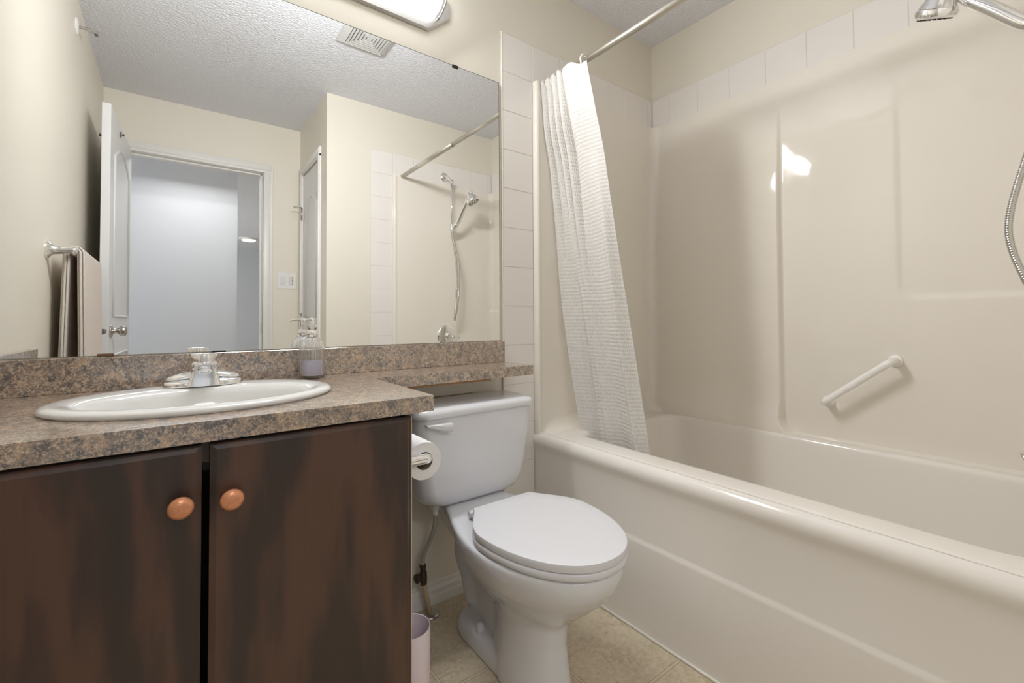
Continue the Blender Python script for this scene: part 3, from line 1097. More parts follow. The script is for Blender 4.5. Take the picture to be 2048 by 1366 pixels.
bm = bmesh.new(); box(bm, 0.50, 0.894, -0.018, -0.001, 0.7165, 0.7215); link('cleat_edge', bm, 'plywood', ct)
bm = bmesh.new(); box(bm, 0.47, 0.86, -0.186, -0.17, 0.786, 0.7932); link('shelf_batten', bm, 'plywood', ct)

# ------------------------------------------------------------------ sink
sk = thing('sink', (SX, SY, CZ1), 'white oval drop-in sink set in the counter', 'sink')


def ell(cx, cy, a, b, z, n=72):
    return [Vector((cx + a * math.cos(2 * PI * k / n), cy + b * math.sin(2 * PI * k / n), z)) for k in range(n)]


bm = bmesh.new()
BY = -0.333
loft(bm, [ell(SX, SY, SA - 0.013, SB - 0.013, CZ1 - 0.01), ell(SX, SY, SA - 0.004, SB - 0.004, CZ1 + 0.0008), ell(SX, SY, SA, SB, CZ1 + 0.004), ell(SX, SY, SA - 0.001, SB - 0.001, CZ1 + 0.009),
          ell(SX, SY, SA - 0.007, SB - 0.007, CZ1 + 0.0120), ell(SX, SY, SA - 0.016, SB - 0.016, CZ1 + 0.0140), ell(SX, SY - 0.004, SA - 0.026, SB - 0.026, CZ1 + 0.0143),
          ell(SX, SY - 0.020, SA - 0.040, SB - 0.046, CZ1 + 0.0133), ell(SX, BY, 0.203, 0.138, CZ1 + 0.0105), ell(SX, BY, 0.198, 0.132, CZ1 + 0.007), ell(SX, BY, 0.192, 0.126, CZ1 - 0.004),
          ell(SX, BY, 0.183, 0.117, CZ1 - 0.03), ell(SX, BY, 0.165, 0.103, CZ1 - 0.08), ell(SX, BY, 0.13, 0.082, CZ1 - 0.115), ell(SX, BY, 0.07, 0.05, CZ1 - 0.13), ell(SX, BY, 0.022, 0.022, CZ1 - 0.134)], False, True)
link('basin', bm, 'sinkwhite', sk, smooth=True)
bm = bmesh.new(); lathe(bm, (SX, BY, CZ1 - 0.134), (0, 0, 1), [(0.022, 0), (0.022, 0.002), (0.016, 0.003), (0, 0.003)], 24); link('drain', bm, 'chrome', sk, auto=40)

# ------------------------------------------------------------------ faucet
FX, FY, FZ = 0.060, -0.158, CZ1 + 0.0135
fc = thing('faucet', (FX, FY, FZ), 'chrome single-handle faucet at the back of the sink', 'faucet')
bm = bmesh.new()


def stad(w, d_, z, k=0.0, n=40, yo=0.0):
    """long oval ring, w half width, d_ half depth"""
    out = []
    for i in range(n):
        a = 2 * PI * i / n
        c, s_ = math.cos(a), math.sin(a)
        e = 0.72
        out.append(Vector((FX + w * math.copysign(abs(c) ** e, c), FY + yo + d_ * math.copysign(abs(s_) ** e, s_), z)))
    return out


loft(bm, [stad(0.0775, 0.028, FZ), stad(0.0775, 0.028, FZ + 0.006), stad(0.0755, 0.0265, FZ + 0.011), stad(0.066, 0.021, FZ + 0.0145), stad(0.04, 0.018, FZ + 0.017)], True, True)
link('base_plate', bm, 'chrome', fc, auto=60)
for sg in (-1, 1):
    bm = bmesh.new()
    rg = []
    for k in range(13):
        t_ = k / 12
        xx = FX + sg * lerp(0.020, 0.0735, t_)
        zc = FZ + lerp(0.0245, 0.0165, t_ ** 0.9)
        hh = 0.0105 * math.sqrt(max(0.02, 1 - t_ ** 2.4))
        dd = 0.022 * math.sqrt(max(0.02, 1 - t_ ** 3))
        rg.append([Vector((xx, FY + dd * math.cos(2 * PI * q / 20), zc + hh * math.sin(2 * PI * q / 20) * (1 if math.sin(2 * PI * q / 20) > 0 else 0.6))) for q in range(20)])
    loft(bm, rg)
    link('side_lobe', bm, 'chrome', fc, smooth=True)
bm = bmesh.new()


def body_ring(hw, yf_, yb_, z, r=0.008):
    return [Vector((p.x, p.y, z)) for p in rrect(FX - hw, FX + hw, FY + yf_, FY + yb_, r, z, 5)]


loft(bm, [body_ring(0.0335, -0.034, 0.024, FZ + 0.001), body_ring(0.030, -0.032, 0.023, FZ + 0.014), body_ring(0.0265, -0.030, 0.023, FZ + 0.028), body_ring(0.0250, -0.030, 0.023, FZ + 0.040), body_ring(0.0248, -0.030, 0.023, FZ + 0.052), body_ring(0.0225, -0.028, 0.021, FZ + 0.056)])
link('body', bm, 'chrome', fc, auto=45)
bm = bmesh.new()   # short arched hood of the spout, open underneath
rg = []
for k in range(11):
    t_ = k / 10
    yy = FY - 0.016 - 0.050 * t_
    zt = FZ + 0.0535 + 0.003 * math.sin(PI * t_) - 0.001 * t_
    hw = lerp(0.0245, 0.0215, t_)
    drop = lerp(0.020, 0.0075, t_ ** 0.7)
    th = 0.0028
    ring = []
    for q in range(17):
        a = PI * q / 16
        ring.append(Vector((FX + hw * math.copysign(abs(math.cos(a)) ** 0.45, math.cos(a)), yy, zt - drop + drop * abs(math.sin(a)) ** 0.45)))
    for q in range(16, -1, -1):
        a = PI * q / 16
        ring.append(Vector((FX + (hw - th) * math.copysign(abs(math.cos(a)) ** 0.45, math.cos(a)), yy, zt - drop + (drop - th) * abs(math.sin(a)) ** 0.45)))
    rg.append(ring)
loft(bm, rg)
link('spout', bm, 'chrome', fc, auto=50)
bm = bmesh.new(); lathe(bm, (FX, FY - 0.034, FZ + 0.0455), (0, -0.62, -0.78), [(0.0135, 0), (0.0135, 0.011), (0.012, 0.013), (0.0098, 0.0135), (0.0090, 0.010), (0, 0.010)], 28); link('aerator', bm, 'chrome', fc, auto=40)
bm = bmesh.new(); lathe(bm, (FX, FY + 0.000, FZ + 0.054), (0, 0, 1), [(0.0235, 0), (0.0262, 0.003), (0.0265, 0.016), (0.0255, 0.019), (0.022, 0.0205), (0, 0.021)], 32); link('handle', bm, 'chrome', fc, auto=40)

# ------------------------------------------------------------------ soap dispenser
PX, PY = 0.322, -0.062
sd_ = thing('soap_dispenser', (PX, PY, CZ1), 'ribbed clear glass soap dispenser, half full of lavender soap, beside the sink', 'soap dispenser')


def ribbed(r, z, amp, n=160, ribs=32):
    return [Vector((PX + (r + amp * math.cos(ribs * 2 * PI * k / n)) * math.cos(2 * PI * k / n), PY + (r + amp * math.cos(ribs * 2 * PI * k / n)) * math.sin(2 * PI * k / n), CZ1 + z)) for k in range(n)]


bm = bmesh.new()
outp = [(0.030, 0.0005, 0), (0.0335, 0.003, 0.0004), (0.0345, 0.008, 0.0008), (0.0345, 0.03, 0.0009), (0.0345, 0.06, 0.0009), (0.0342, 0.078, 0.0009), (0.0330, 0.090, 0.0009), (0.0295, 0.101, 0.0008), (0.024, 0.109, 0.0006), (0.0175, 0.1145, 0.0003), (0.0135, 0.117, 0), (0.0130, 0.122, 0)]
inp = [(0.0110, 0.122, 0), (0.0112, 0.116, 0), (0.0155, 0.112, 0), (0.0220, 0.1065, 0), (0.0275, 0.099, 0), (0.0308, 0.089, 0), (0.0320, 0.078, 0), (0.0322, 0.03, 0), (0.0320, 0.010, 0), (0.0300, 0.006, 0)]
loft(bm, [ribbed(r, z, a) for r, z, a in outp + inp])
link('bottle', bm, 'glass', sd_, auto=70)
bm = bmesh.new(); lathe(bm, (PX, PY, CZ1 + 0.0062), (0, 0, 1), [(0.0300, 0), (0.0318, 0.004), (0.0320, 0.042), (0.0, 0.042)], 48); link('soap', bm, 'liquid', sd_, auto=40)
bm = bmesh.new(); lathe(bm, (PX, PY, CZ1 + 0.118), (0, 0, 1), [(0.0152, 0), (0.0158, 0.001), (0.0158, 0.017), (0.0148, 0.0185), (0.006, 0.019)], 32); link('collar', bm, 'chrome', sd_, auto=40)
bm = bmesh.new()
lathe(bm, (PX, PY, CZ1 + 0.137), (0, 0, 1), [(0.0055, 0), (0.0055, 0.012), (0.0068, 0.0125), (0.0068, 0.034), (0.006, 0.0355), (0, 0.036)], 24)
dn = Vector((-0.72, -0.70, 0)).normalized()
q0 = Vector((PX, PY, CZ1 + 0.167))
tube(bm, [q0, q0 + dn * 0.02, q0 + dn * 0.036 + Vector((0, 0, -0.001)), q0 + dn * 0.043 + Vector((0, 0, -0.004))], [0.0042, 0.004, 0.0034, 0.003], 12)
link('pump', bm, 'chrome', sd_, auto=40)
bm = bmesh.new(); tube(bm, [(PX, PY, CZ1 + 0.118), (PX + 0.004, PY, CZ1 + 0.05), (PX + 0.008, PY, CZ1 + 0.012)], 0.0026, 8); link('dip_tube', bm, 'whiteplastic', sd_, smooth=True)

# ------------------------------------------------------------------ mirror
mr = thing('wall_mirror', (0.336, 0, 0.909), 'large frameless wall mirror above the counter', 'mirror')
MX0, MX1, MZ0, MZ1 = XL + 0.002, 1.0255, 0.9105, 1.9315
link('glass', bx(MX0, MX1, -0.006, -0.001, MZ0, MZ1), 'mirror', mr)
bm = bmesh.new()
box(bm, MX1, MX1 + 0.0016, -0.0062, -0.001, MZ0, MZ1)
box(bm, MX0, MX1 + 0.0016, -0.0062, -0.001, MZ1, MZ1 + 0.0014)
link('edge', bm, 'dark', mr)
bm = bmesh.new(); box(bm, 0.815, 0.84, -0.0085, -0.001, MZ1 - 0.008, MZ1 + 0.004, 0.001, 1); link('clip', bm, 'dark', mr)
bm = bmesh.new(); box(bm, -0.142, -0.112, -0.0085, -0.001, MZ0 - 0.003, MZ0 + 0.0045, 0.001, 1); link('clip', bm, 'brown', mr)
bm = bmesh.new(); box(bm, 0.085, 0.116, -0.0080, -0.001, MZ0 - 0.003, MZ0 + 0.0014, 0.0008, 1); link('clip', bm, 'dark', mr)

# ------------------------------------------------------------------ vanity light
LX = 0.430
vl = thing('vanity_light', (LX, 0, 2.122), 'lit vanity light on a pointed metal plate above the mirror', 'wall light')
HW = 0.376
bm = bmesh.new()


def plate_ring(y_, k):
    pts = [(-HW, 2.096), (-HW + 0.087, 2.022), (HW - 0.087, 2.022), (HW, 2.096), (HW, 2.149), (HW - 0.087, 2.223), (-HW + 0.087, 2.223), (-HW, 2.149)]
    return [Vector((LX + p - math.copysign(k, p), y_, q + k * (1 if q < 2.06 else -1 if q > 2.19 else 0))) for p, q in pts]


loft(bm, [plate_ring(-0.001, 0.001), plate_ring(-0.004, 0.0), plate_ring(-0.0115, 0.004), plate_ring(-0.013, 0.006)])
link('back_plate', bm, 'satin', vl, auto=30)
GX0, GX1, GR, GZ = LX - 0.318, LX + 0.318, 0.048, 2.130
bm = bmesh.new()
rg = []
NA = 24
for x_, s_ in ((GX0, 0.86), (GX0 + 0.004, 0.96), (GX0 + 0.012, 1.0), (GX1 - 0.012, 1.0), (GX1 - 0.004, 0.96), (GX1, 0.86)):
    rg.append([Vector((x_, -0.016 - 0.058 * s_ * math.sin(PI * k / NA), GZ - GR * s_ * math.cos(PI * k / NA))) for k in range(NA + 1)])
loft(bm, rg, True, True)
link('glass_shade', bm, 'shade', vl, auto=40)
for gx in (GX0 - 0.006, GX1 + 0.006):
    bm = bmesh.new()
    tube(bm, [Vector((gx, -0.013 - 0.068 * math.sin(PI * k / 24), GZ - (GR + 0.006) * math.cos(PI * k / 24))) for k in range(25)], 0.0032, 10)
    link('end_rail', bm, 'satin', vl, smooth=True)

# ------------------------------------------------------------------ ceiling vent
vt = thing('ceiling_vent', (0.785, -0.80, H), 'square louvred fan grille on the ceiling, seen in the mirror', 'vent')
vx, vy, hw = 0.785, -0.805, 0.128
bm = bmesh.new()
loft(bm, [[Vector((vx + a * h_, vy + b * h_, z_)) for a, b in ((-1, -1), (1, -1), (1, 1), (-1, 1))] for h_, z_ in ((hw, H - 0.001), (hw, H - 0.006), (hw - 0.032, H - 0.022), (hw - 0.034, H - 0.022), (hw - 0.036, H - 0.008))], False, False)
link('frame', bm, 'ventplastic', vt)
link('backing', bx(vx - hw + 0.03, vx + hw - 0.03, vy - hw + 0.03, vy + hw - 0.03, H - 0.007, H - 0.002), 'dark', vt)
bm = bmesh.new()
r0 = hw - 0.0385
for k in range(6):
    ro = r0 - k * 0.0155
    ri = max(ro - 0.0098, 0.001)
    ry = 1.0
    for a, b, c, e in ((-ro, ro, -ro, -ri), (-ro, ro, ri, ro), (-ro, -ri, -ri, ri), (ri, ro, -ri, ri)):
        box(bm, vx + a, vx + b, vy + c, vy + e, H - 0.0215, H - 0.012)
link('grille', bm, 'ventplastic', vt)

# ------------------------------------------------------------------ toilet
TX = 0.808
tl = thing('toilet', (TX, -0.38, 0), 'white two-piece toilet with closed lid between vanity and tub', 'toilet')


def egg(z, yb, wr, ym, w, yf, n=56, cx=TX, e=1.0):
    """plan outline: flat back at yb (half width wr), widest w at ym, rounded nose at yf"""
    half = []
    m1 = n // 4
    for k in range(m1 + 1):
        t_ = k / m1
        yy = lerp(yb, ym, t_)
        s_ = math.sin(t_ * PI / 2) ** 1.3
        half.append((lerp(wr, w, s_), yy))
    m2 = n // 4
    for k in range(1, m2 + 1):
        a = PI / 2 * k / m2
        half.append((w * math.cos(a) ** (0.92), ym + (yf - ym) * math.sin(a)))
    pts = [Vector((cx + a, b, z)) for a, b in half]
    pts += [Vector((cx - a, b, z)) for a, b in half[-2::-1]]
    return pts


bm = bmesh.new()
# bowl with its rim
b2 = bmesh.new()
loft(b2, [egg(0.200, -0.30, 0.050, -0.42, 0.072, -0.585), egg(0.235, -0.26, 0.060, -0.42, 0.100, -0.625), egg(0.275, -0.22, 0.075, -0.43, 0.136, -0.672), egg(0.315, -0.19, 0.085, -0.44, 0.163, -0.712),
          egg(0.345, -0.16, 0.095, -0.45, 0.178, -0.733), egg(0.370, -0.14, 0.100, -0.455, 0.1855, -0.743), egg(0.395, -0.13, 0.105, -0.455, 0.1865, -0.745), egg(0.4005, -0.13, 0.103, -0.455, 0.183, -0.741)])
merge(bm, b2)
# deck under the tank
b2 = bmesh.new()
loft(b2, [rrect(TX - 0.050, TX + 0.056, -0.27, -0.085, 0.03, 0.26), rrect(TX - 0.074, TX + 0.080, -0.28, -0.060, 0.03, 0.31), rrect(TX - 0.090, TX + 0.098, -0.30, -0.050, 0.03, 0.36), rrect(TX - 0.103, TX + 0.110, -0.31, -0.040, 0.03, 0.392), rrect(TX - 0.102, TX + 0.109, -0.31, -0.041, 0.03, 0.399)])
merge(bm, b2)
# front column
b2 = bmesh.new()
loft(b2, [egg(0.0, -0.34, 0.060, -0.44, 0.090, -0.590), egg(0.02, -0.34, 0.060, -0.44, 0.089, -0.588), egg(0.07, -0.345, 0.052, -0.44, 0.083, -0.580), egg(0.13, -0.345, 0.048, -0.44, 0.078, -0.575), egg(0.19, -0.34, 0.050, -0.44, 0.078, -0.580), egg(0.25, -0.30, 0.06, -0.44, 0.098, -0.60)])
merge(bm, b2)
# rear trapway
b2 = bmesh.new()
loft(b2, [rrect(TX - 0.044, TX + 0.044, -0.36, -0.160, 0.035, 0.0), rrect(TX - 0.042, TX + 0.042, -0.36, -0.165, 0.035, 0.06), rrect(TX - 0.036, TX + 0.036, -0.37, -0.175, 0.030, 0.12), rrect(TX - 0.036, TX + 0.036, -0.38, -0.165, 0.030, 0.17), rrect(TX - 0.044, TX + 0.044, -0.38, -0.11, 0.040, 0.24), rrect(TX - 0.048, TX + 0.048, -0.38, -0.095, 0.040, 0.32)])
merge(bm, b2)
# bulge of the trap on the side
for sg in (-1, 1):
    b2 = bmesh.new()
    tube(b2, catmull([(TX + sg * 0.035, -0.44, 0.225), (TX + sg * 0.038, -0.36, 0.215), (TX + sg * 0.036, -0.28, 0.245), (TX + sg * 0.030, -0.195, 0.275), (TX + sg * 0.026, -0.150, 0.235), (TX + sg * 0.016, -0.175, 0.165), (TX + sg * 0.014, -0.20, 0.09)], 5), 0.040, 14)
    merge(bm, b2)
# foot flange
b2 = bmesh.new()
loft(b2, [rrect(TX - 0.082, TX + 0.082, -0.53, -0.150, 0.055, 0.0), rrect(TX - 0.082, TX + 0.082, -0.53, -0.150, 0.055, 0.018), rrect(TX - 0.081, TX + 0.081, -0.53, -0.152, 0.055, 0.040), rrect(TX - 0.074, TX + 0.074, -0.53, -0.158, 0.050, 0.054), rrect(TX - 0.060, TX + 0.060, -0.52, -0.168, 0.045, 0.061)])
merge(bm, b2)
bowl = link('bowl', bm, 'porcelain', tl, smooth=True)
rm = bowl.modifiers.new('remesh', 'REMESH'); rm.mode = 'VOXEL'; rm.voxel_size = 0.006; rm.use_smooth_shade = True
s1 = bowl.modifiers.new('smooth', 'SMOOTH'); s1.factor = 0.5; s1.iterations = 9
for sg in (-1, 1):
    bm = bmesh.new(); lathe(bm, (TX + sg * 0.0590, -0.288, 0.052), (0, 0, 1), [(0.0135, 0), (0.0135, 0.010), (0.0125, 0.020), (0.009, 0.027), (0.004, 0.0295), (0, 0.030)], 24); link('bolt_cap', bm, 'seat', tl, smooth=True)
# tank
bm = bmesh.new()


def tank_ring(hw, yf_, z, bow=0.018, r=0.035, yb_=-0.022):
    pts = rrect(TX - hw, TX + hw, yf_, yb_, r, z, 8)
    out = []
    for p in pts:
        t_ = (yb_ - p.y) / (yb_ - yf_)
        out.append(Vector((p.x, p.y - bow * max(0, 1 - ((p.x - TX) / hw) ** 2) * t_ ** 2, z)))
    return out


TXB = TX
loft(bm, [tank_ring(0.120, -0.150, 0.4005, 0.010, 0.05), tank_ring(0.160, -0.170, 0.404, 0.012, 0.055), tank_ring(0.180, -0.180, 0.414, 0.014, 0.055), tank_ring(0.194, -0.187, 0.432, 0.016, 0.05), tank_ring(0.203, -0.192, 0.46, 0.018, 0.045),
          tank_ring(0.210, -0.196, 0.52, 0.020, 0.04), tank_ring(0.217, -0.201, 0.62, 0.022, 0.038), tank_ring(0.221, -0.204, 0.690, 0.022, 0.036)])
link('tank', bm, 'porcelain', tl, auto=60)
bm = bmesh.new()
loft(bm, [tank_ring(0.224, -0.207, 0.6895, 0.023, 0.04, -0.018), tank_ring(0.230, -0.213, 0.692, 0.024, 0.042, -0.014), tank_ring(0.2315, -0.215, 0.699, 0.024, 0.042, -0.013), tank_ring(0.231, -0.2145, 0.707, 0.024, 0.042, -0.013), tank_ring(0.2285, -0.212, 0.7135, 0.024, 0.041, -0.015),
          tank_ring(0.222, -0.205, 0.719, 0.023, 0.038, -0.019), tank_ring(0.208, -0.192, 0.7225, 0.021, 0.034, -0.030), tank_ring(0.17, -0.16, 0.7245, 0.015, 0.03, -0.06)])
link('tank_lid', bm, 'porcelain', tl, auto=60)
bm = bmesh.new()   # flush lever: a flat paddle pointing left
yl_ = -0.2235
rg = []
for x_, hh, zc in ((0.686, 0.0125, 0.664), (0.683, 0.0132, 0.664), (0.660, 0.0125, 0.665), (0.640, 0.0095, 0.668), (0.620, 0.0055, 0.6715), (0.606, 0.0022, 0.674)):
    yo = -0.010
    yfc = -0.204 - 0.022 * (1 - ((x_ - TX) / 0.22) ** 2)
    rg.append([Vector((x_, yfc + yy + (yo if yy < -0.004 else 0.0), zc + hh * c)) for yy, c in ((0.004, -1), (-0.006, -1), (-0.010, -0.6), (-0.010, 0.6), (-0.006, 1), (0.004, 1))])
loft(bm, rg)
link('flush_lever', bm, 'seat', tl, auto=40)


# seat and lid
def seat_ring(z, s_, back=-0.312):
    return [Vector((p.x + 0.004, p.y, z)) for p in egg(z, back - (1 - s_) * 0.2, 0.106 - (1 - s_) * 0.2, -0.475, 0.185 - (1 - s_) * 0.2, -0.752 + (1 - s_) * 0.2, 64)]


bm = bmesh.new()
loft(bm, [seat_ring(0.4025, 0.985), seat_ring(0.404, 0.996), seat_ring(0.409, 1.0), seat_ring(0.4175, 1.0), seat_ring(0.4205, 0.985)])
link('seat', bm, 'seat', tl, auto=50)
bm = bmesh.new()
loft(bm, [seat_ring(0.4215, 0.98, -0.316), seat_ring(0.423, 0.995, -0.316), seat_ring(0.427, 0.998, -0.316), seat_ring(0.4375, 0.998, -0.316), seat_ring(0.4405, 0.993, -0.316), seat_ring(0.4416, 0.975, -0.316), seat_ring(0.442, 0.80, -0.316)])
link('lid', bm, 'seat', tl, auto=50)
for sg in (-1, 1):
    bm = bmesh.new(); tube(bm, [(TX + sg * 0.075 - 0.03, -0.300, 0.4165), (TX + sg * 0.075 + 0.03, -0.300, 0.4165)], 0.0105, 16); box(bm, TX + sg * 0.075 - 0.022, TX + sg * 0.075 + 0.022, -0.314, -0.286, 0.399, 0.415, 0.003, 2); link('hinge', bm, 'seat', tl, auto=50)
bm = bmesh.new(); lathe(bm, (0.684, -0.124, 0.408), (0, 0, -1), [(0.013, 0), (0.013, 0.012), (0.018, 0.013), (0.018, 0.026), (0.010, 0.028), (0.009, 0.045)], 12); link('fill_nut', bm, 'whiteplastic', tl, auto=40)

# ------------------------------------------------------------------ water supply
ws = thing('water_valve', (0.701, -0.048, 0), 'bronze stop valve on a cream riser pipe beside the toilet', 'valve')
bm = bmesh.new(); tube(bm, [(0.700, -0.052, 0.0), (0.684, -0.058, 0.07), (0.672, -0.062, 0.135)], 0.0080, 14); link('riser', bm, 'pex', ws, smooth=True)
bm = bmesh.new(); lathe(bm, (0.701, -0.052, 0.0005), (0, 0, 1), [(0.031, 0), (0.030, 0.003), (0.022, 0.007), (0.010, 0.009)], 28); link('escutcheon', bm, 'satin', ws, smooth=True)
bm = bmesh.new()
lathe(bm, (0.672, -0.062, 0.117), (-0.05, 0, 1), [(0.011, 0), (0.0115, 0.010), (0.0095, 0.012), (0.0125, 0.014), (0.0125, 0.040), (0.0095, 0.042), (0.0095, 0.055), (0.011, 0.056), (0.011, 0.064), (0.006, 0.066)], 12)
tube(bm, [(0.672, -0.062, 0.145), (0.652, -0.066, 0.145)], 0.0085, 10)
lathe(bm, (0.654, -0.066, 0.145), (-1, -0.1, 0), [(0.006, 0), (0.014, 0.003), (0.015, 0.012), (0.010, 0.016)], 12)
link('body', bm, 'bronze', ws, auto=40)
bm = bmesh.new(); tube(bm, catmull([(0.668, -0.062, 0.182), (0.668, -0.072, 0.22), (0.680, -0.100, 0.28), (0.685, -0.118, 0.33), (0.684, -0.124, 0.366)], 8), 0.0070, 12); link('supply_hose', bm, 'braid', ws, smooth=True)

# ------------------------------------------------------------------ toilet paper and its holder
RYc, RXc, RZc = -0.452, 0.486, 0.652
ph_ = thing('paper_holder', (CX1, -0.44, RZc), 'ribbed chrome paper roll holder on the side of the vanity', 'paper holder')
bm = bmesh.new(); lathe(bm, (CX1, -0.462, RZc + 0.009), (1, 0, 0), [(0.024, 0), (0.024, 0.004), (0.018, 0.008), (0.0118, 0.009)], 24); link('flange', bm, 'chrome', ph_, auto=40)
bm = bmesh.new()
rgs = []
for x_, s_ in ((CX1 + 0.006, 1), (0.484, 1), (0.491, 0.9), (0.497, 0.6), (0.499, 0.15)):
    rgs.append([Vector((x_, -0.462 + (0.0115 + 0.0009 * math.cos(9 * 2 * PI * q / 72)) * s_ * math.cos(2 * PI * q / 72), RZc + 0.009 + (0.0115 + 0.0009 * math.cos(9 * 2 * PI * q / 72)) * s_ * math.sin(2 * PI * q / 72))) for q in range(72)])
loft(bm, rgs); link('arm', bm, 'chrome', ph_, auto=50)
bm = bmesh.new(); tube(bm, [(RXc - 0.001, -0.462, RZc + 0.009), (RXc - 0.001, -0.325, RZc + 0.009)], 0.0085, 16); link('spindle', bm, 'chrome', ph_, smooth=True)
tp = thing('toilet_paper', (RXc, -0.40, RZc - 0.045), 'white toilet paper roll on the chrome holder', 'toilet paper')
bm = bmesh.new()
N_ = 96
rg = []
for y_, hole in ((-0.4505, 0), (-0.346, 0)):
    rg.append([Vector((RXc + 0.0445 * math.cos(2 * PI * q / N_), y_, RZc + 0.0445 * math.sin(2 * PI * q / N_) - (0.004 * max(0, -math.sin(2 * PI * q / N_)) ** 6))) for q in range(N_)])
inner = [[Vector((RXc + 0.0215 * math.cos(2 * PI * q / N_), y_, RZc + 0.0215 * math.sin(2 * PI * q / N_))) for q in range(N_)] for y_ in (-0.346, -0.4505)]
o_ = []
for k in range(15):      # slightly wavy outer sheet
    y_ = lerp(-0.4505, -0.346, k / 14)
    w_ = 0.0012 * math.sin(k * 2.4)
    o_.append([Vector((RXc + (0.0445 + w_ * (math.sin(2 * PI * q / N_) > 0)) * math.cos(2 * PI * q / N_), y_, RZc + (0.0445 + w_) * math.sin(2 * PI * q / N_))) for q in range(N_)])
vs = loft(bm, [inner[1]] + o_ + [inner[0]], False, False)
link('roll', bm, 'paper', tp, auto=50)
bm = bmesh.new(); loft(bm, [[p + Vector((0, 0.0005, 0)) for p in inner[1]], inner[0]], False, False); link('core', bm, 'card', tp, smooth=True)

# ------------------------------------------------------------------ pale bin with brush, by the cabinet
BX_, BY_ = 0.466, -0.412
pb = thing('waste_bin', (BX_, BY_, 0), 'slim pale pink cylindrical bin standing beside the vanity', 'bin')
bm = bmesh.new(); lathe(bm, (BX_, BY_, 0.001), (0, 0, 1), [(0.044, 0), (0.0465, 0.004), (0.0485, 0.245), (0.0480, 0.2475), (0.0465, 0.247), (0.0460, 0.244), (0.044, 0.008), (0.0, 0.008)], 56, caps=False); link('body', bm, 'pink', pb, auto=50)
br = thing('toilet_brush', (BX_ - 0.01, BY_, 0.012), 'blue-grey brush handle standing in the pale pink bin', 'brush')
bm = bmesh.new(); tube(bm, [(BX_ - 0.022, BY_ + 0.01, 0.09), (BX_ - 0.022, BY_ + 0.03, 0.40)], [0.006, 0.0075], 12); link('handle', bm, 'bluegrey', br, smooth=True)
bm = bmesh.new(); lathe(bm, (BX_ - 0.02, BY_ + 0.005, 0.012), (0, 0, 1), [(0.018, 0), (0.028, 0.015), (0.028, 0.07), (0.012, 0.085)], 20); link('bristles', bm, 'whiteplastic', br, smooth=True)

# ------------------------------------------------------------------ left wall: towel bar, towel, sprinkler
tb = thing('towel_bar', (XL, -0.77, 1.25), 'chrome towel bar on the left wall, seen in the mirror', 'towel bar')
BXc, BZc = XL + 0.061, 1.243
for yy in (-0.775, -1.43):
    bm = bmesh.new()
    lathe(bm, (XL, yy, BZc), (1, 0, 0), [(0.030, 0), (0.030, 0.006), (0.024, 0.010), (0.016, 0.018), (0.0135, 0.04), (0.0135, 0.066), (0.0125, 0.074), (0.008, 0.079), (0, 0.080)], 28)
    link('post', bm, 'chrome', tb, auto=50)
bm = bmesh.new(); tube(bm, [(BXc, -0.775, BZc), (BXc, -1.43, BZc)], 0.0085, 14); link('bar', bm, 'chrome', tb, smooth=True)
bm = bmesh.new()


def towel_layer(bm, yA, yB, rin, zl, zr, wob, ny=40):
    """cloth draped over the bar: profile down both sides"""
    prof = []
    for k in range(16):
        prof.append(('l', k / 15))
    for k in range(1, 12):
        prof.append(('a', k / 12))
    for k in range(16):
        prof.append(('r', k / 15))
    rows = []
    for i in range(ny + 1):
        yy = lerp(yA, yB, i / ny)
        row = []
        for kind, t_ in prof:
            if kind == 'l':
                z_ = lerp(zl, BZc, t_)
                x_ = BXc - rin - 0.022 * (1 - t_) * 0.4 + wob * (1 - t_) * math.sin(24 * yy + 1)
            elif kind == 'a':
                a = PI * (1 - t_)
                x_ = BXc + rin * math.cos(a); z_ = BZc + rin * math.sin(a)
            else:
                z_ = lerp(BZc, zr, t_)
                x_ = BXc + rin + 0.010 * t_ + wob * t_ * math.sin(19 * yy)
            row.append(Vector((x_, yy + 0.012 * (BZc - z_) * (1 if i == 0 else 0), z_)))
        rows.append(row)
    loft(bm, rows, False, False, closed=False)


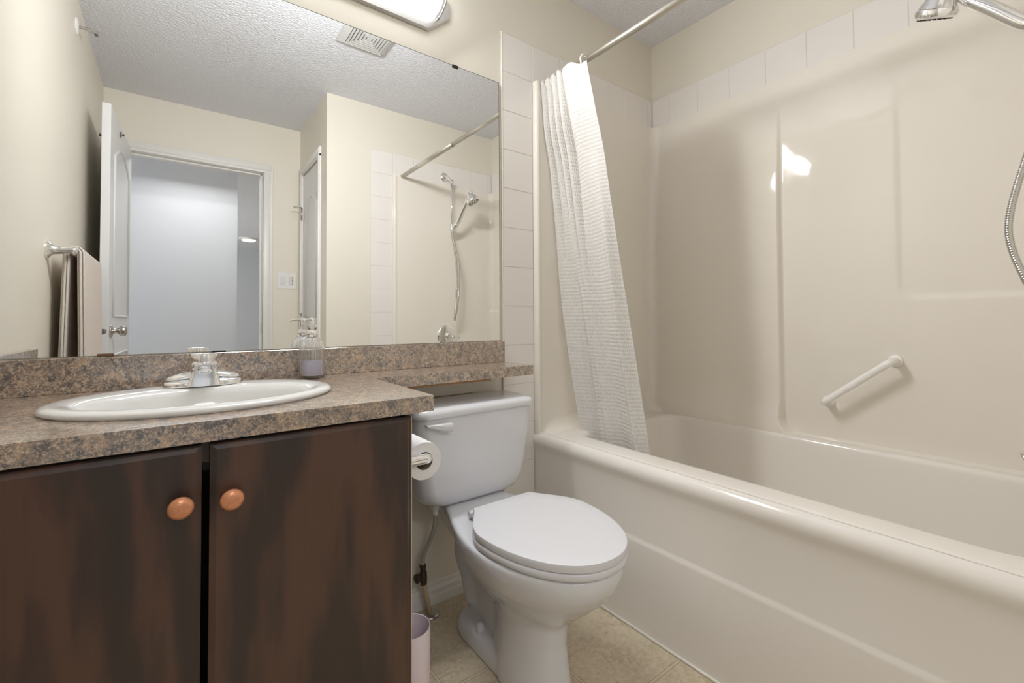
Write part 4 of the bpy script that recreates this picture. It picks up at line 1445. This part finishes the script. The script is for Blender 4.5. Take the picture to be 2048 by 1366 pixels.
towel_layer(bm, -0.835, -1.33, 0.0125, 0.72, 0.70, 0.0015)
towel_layer(bm, -0.825, -1.33, 0.0195, 0.70, 0.66, 0.0015)
towel_layer(bm, -0.845, -1.33, 0.0265, 0.74, 0.63, 0.002)
tw = link('bath_towel', bm, 'terry', smooth=True)
sm = tw.modifiers.new('thickness', 'SOLIDIFY'); sm.thickness = 0.0055; sm.offset = 0
tag(tw, 'cream terry towel folded over the towel bar, seen in the mirror', 'towel')

sp_ = thing('sprinkler_head', (XL, -1.295, 2.30), 'white round plate with short metal sprinkler high on the left wall', 'sprinkler')
bm = bmesh.new(); lathe(bm, (XL, -1.295, 2.302), (1, 0, 0), [(0.037, 0), (0.037, 0.003), (0.033, 0.007), (0.012, 0.009)], 32); link('plate', bm, 'whiteplastic', sp_, auto=40)
bm = bmesh.new(); tube(bm, [(XL + 0.006, -1.295, 2.302), (XL + 0.035, -1.295, 2.302), (XL + 0.05, -1.295, 2.294)], [0.007, 0.006, 0.004], 10)
tube(bm, [(XL + 0.03, -1.295, 2.31), (XL + 0.055, -1.295, 2.313), (XL + 0.068, -1.295, 2.300)], 0.0025, 8)
box(bm, XL + 0.058, XL + 0.072, -1.310, -1.280, 2.286, 2.302, 0.001, 1); link('nozzle', bm, 'satin', sp_, auto=40)

# ------------------------------------------------------------------ switch plate on the door wall
sw = thing('light_switch', (0.68, YD, 1.29), 'white double switch plate beside the entry doorway', 'light switch')
link('plate', bx(0.617, 0.743, YD + 0.0005, YD + 0.006, 1.232, 1.354, 0.002, 2), 'whiteplastic', sw)
link('rocker', bx(0.636, 0.668, YD + 0.006, YD + 0.010, 1.26, 1.326, 0.0015, 2), 'seat', sw)
link('timer', bx(0.691, 0.724, YD + 0.006, YD + 0.009, 1.26, 1.326, 0.001, 1), 'white_trim', sw)
bm = bmesh.new()
for r_i in range(6):
    box(bm, 0.711, 0.7195, YD + 0.0088, YD + 0.0096, 1.265 + r_i * 0.010, 1.2705 + r_i * 0.010)
    box(bm, 0.696, 0.7005, YD + 0.0088, YD + 0.0096, 1.2665 + r_i * 0.010, 1.269 + r_i * 0.010)
link('timer_marks', bm, 'bluewhite', sw)
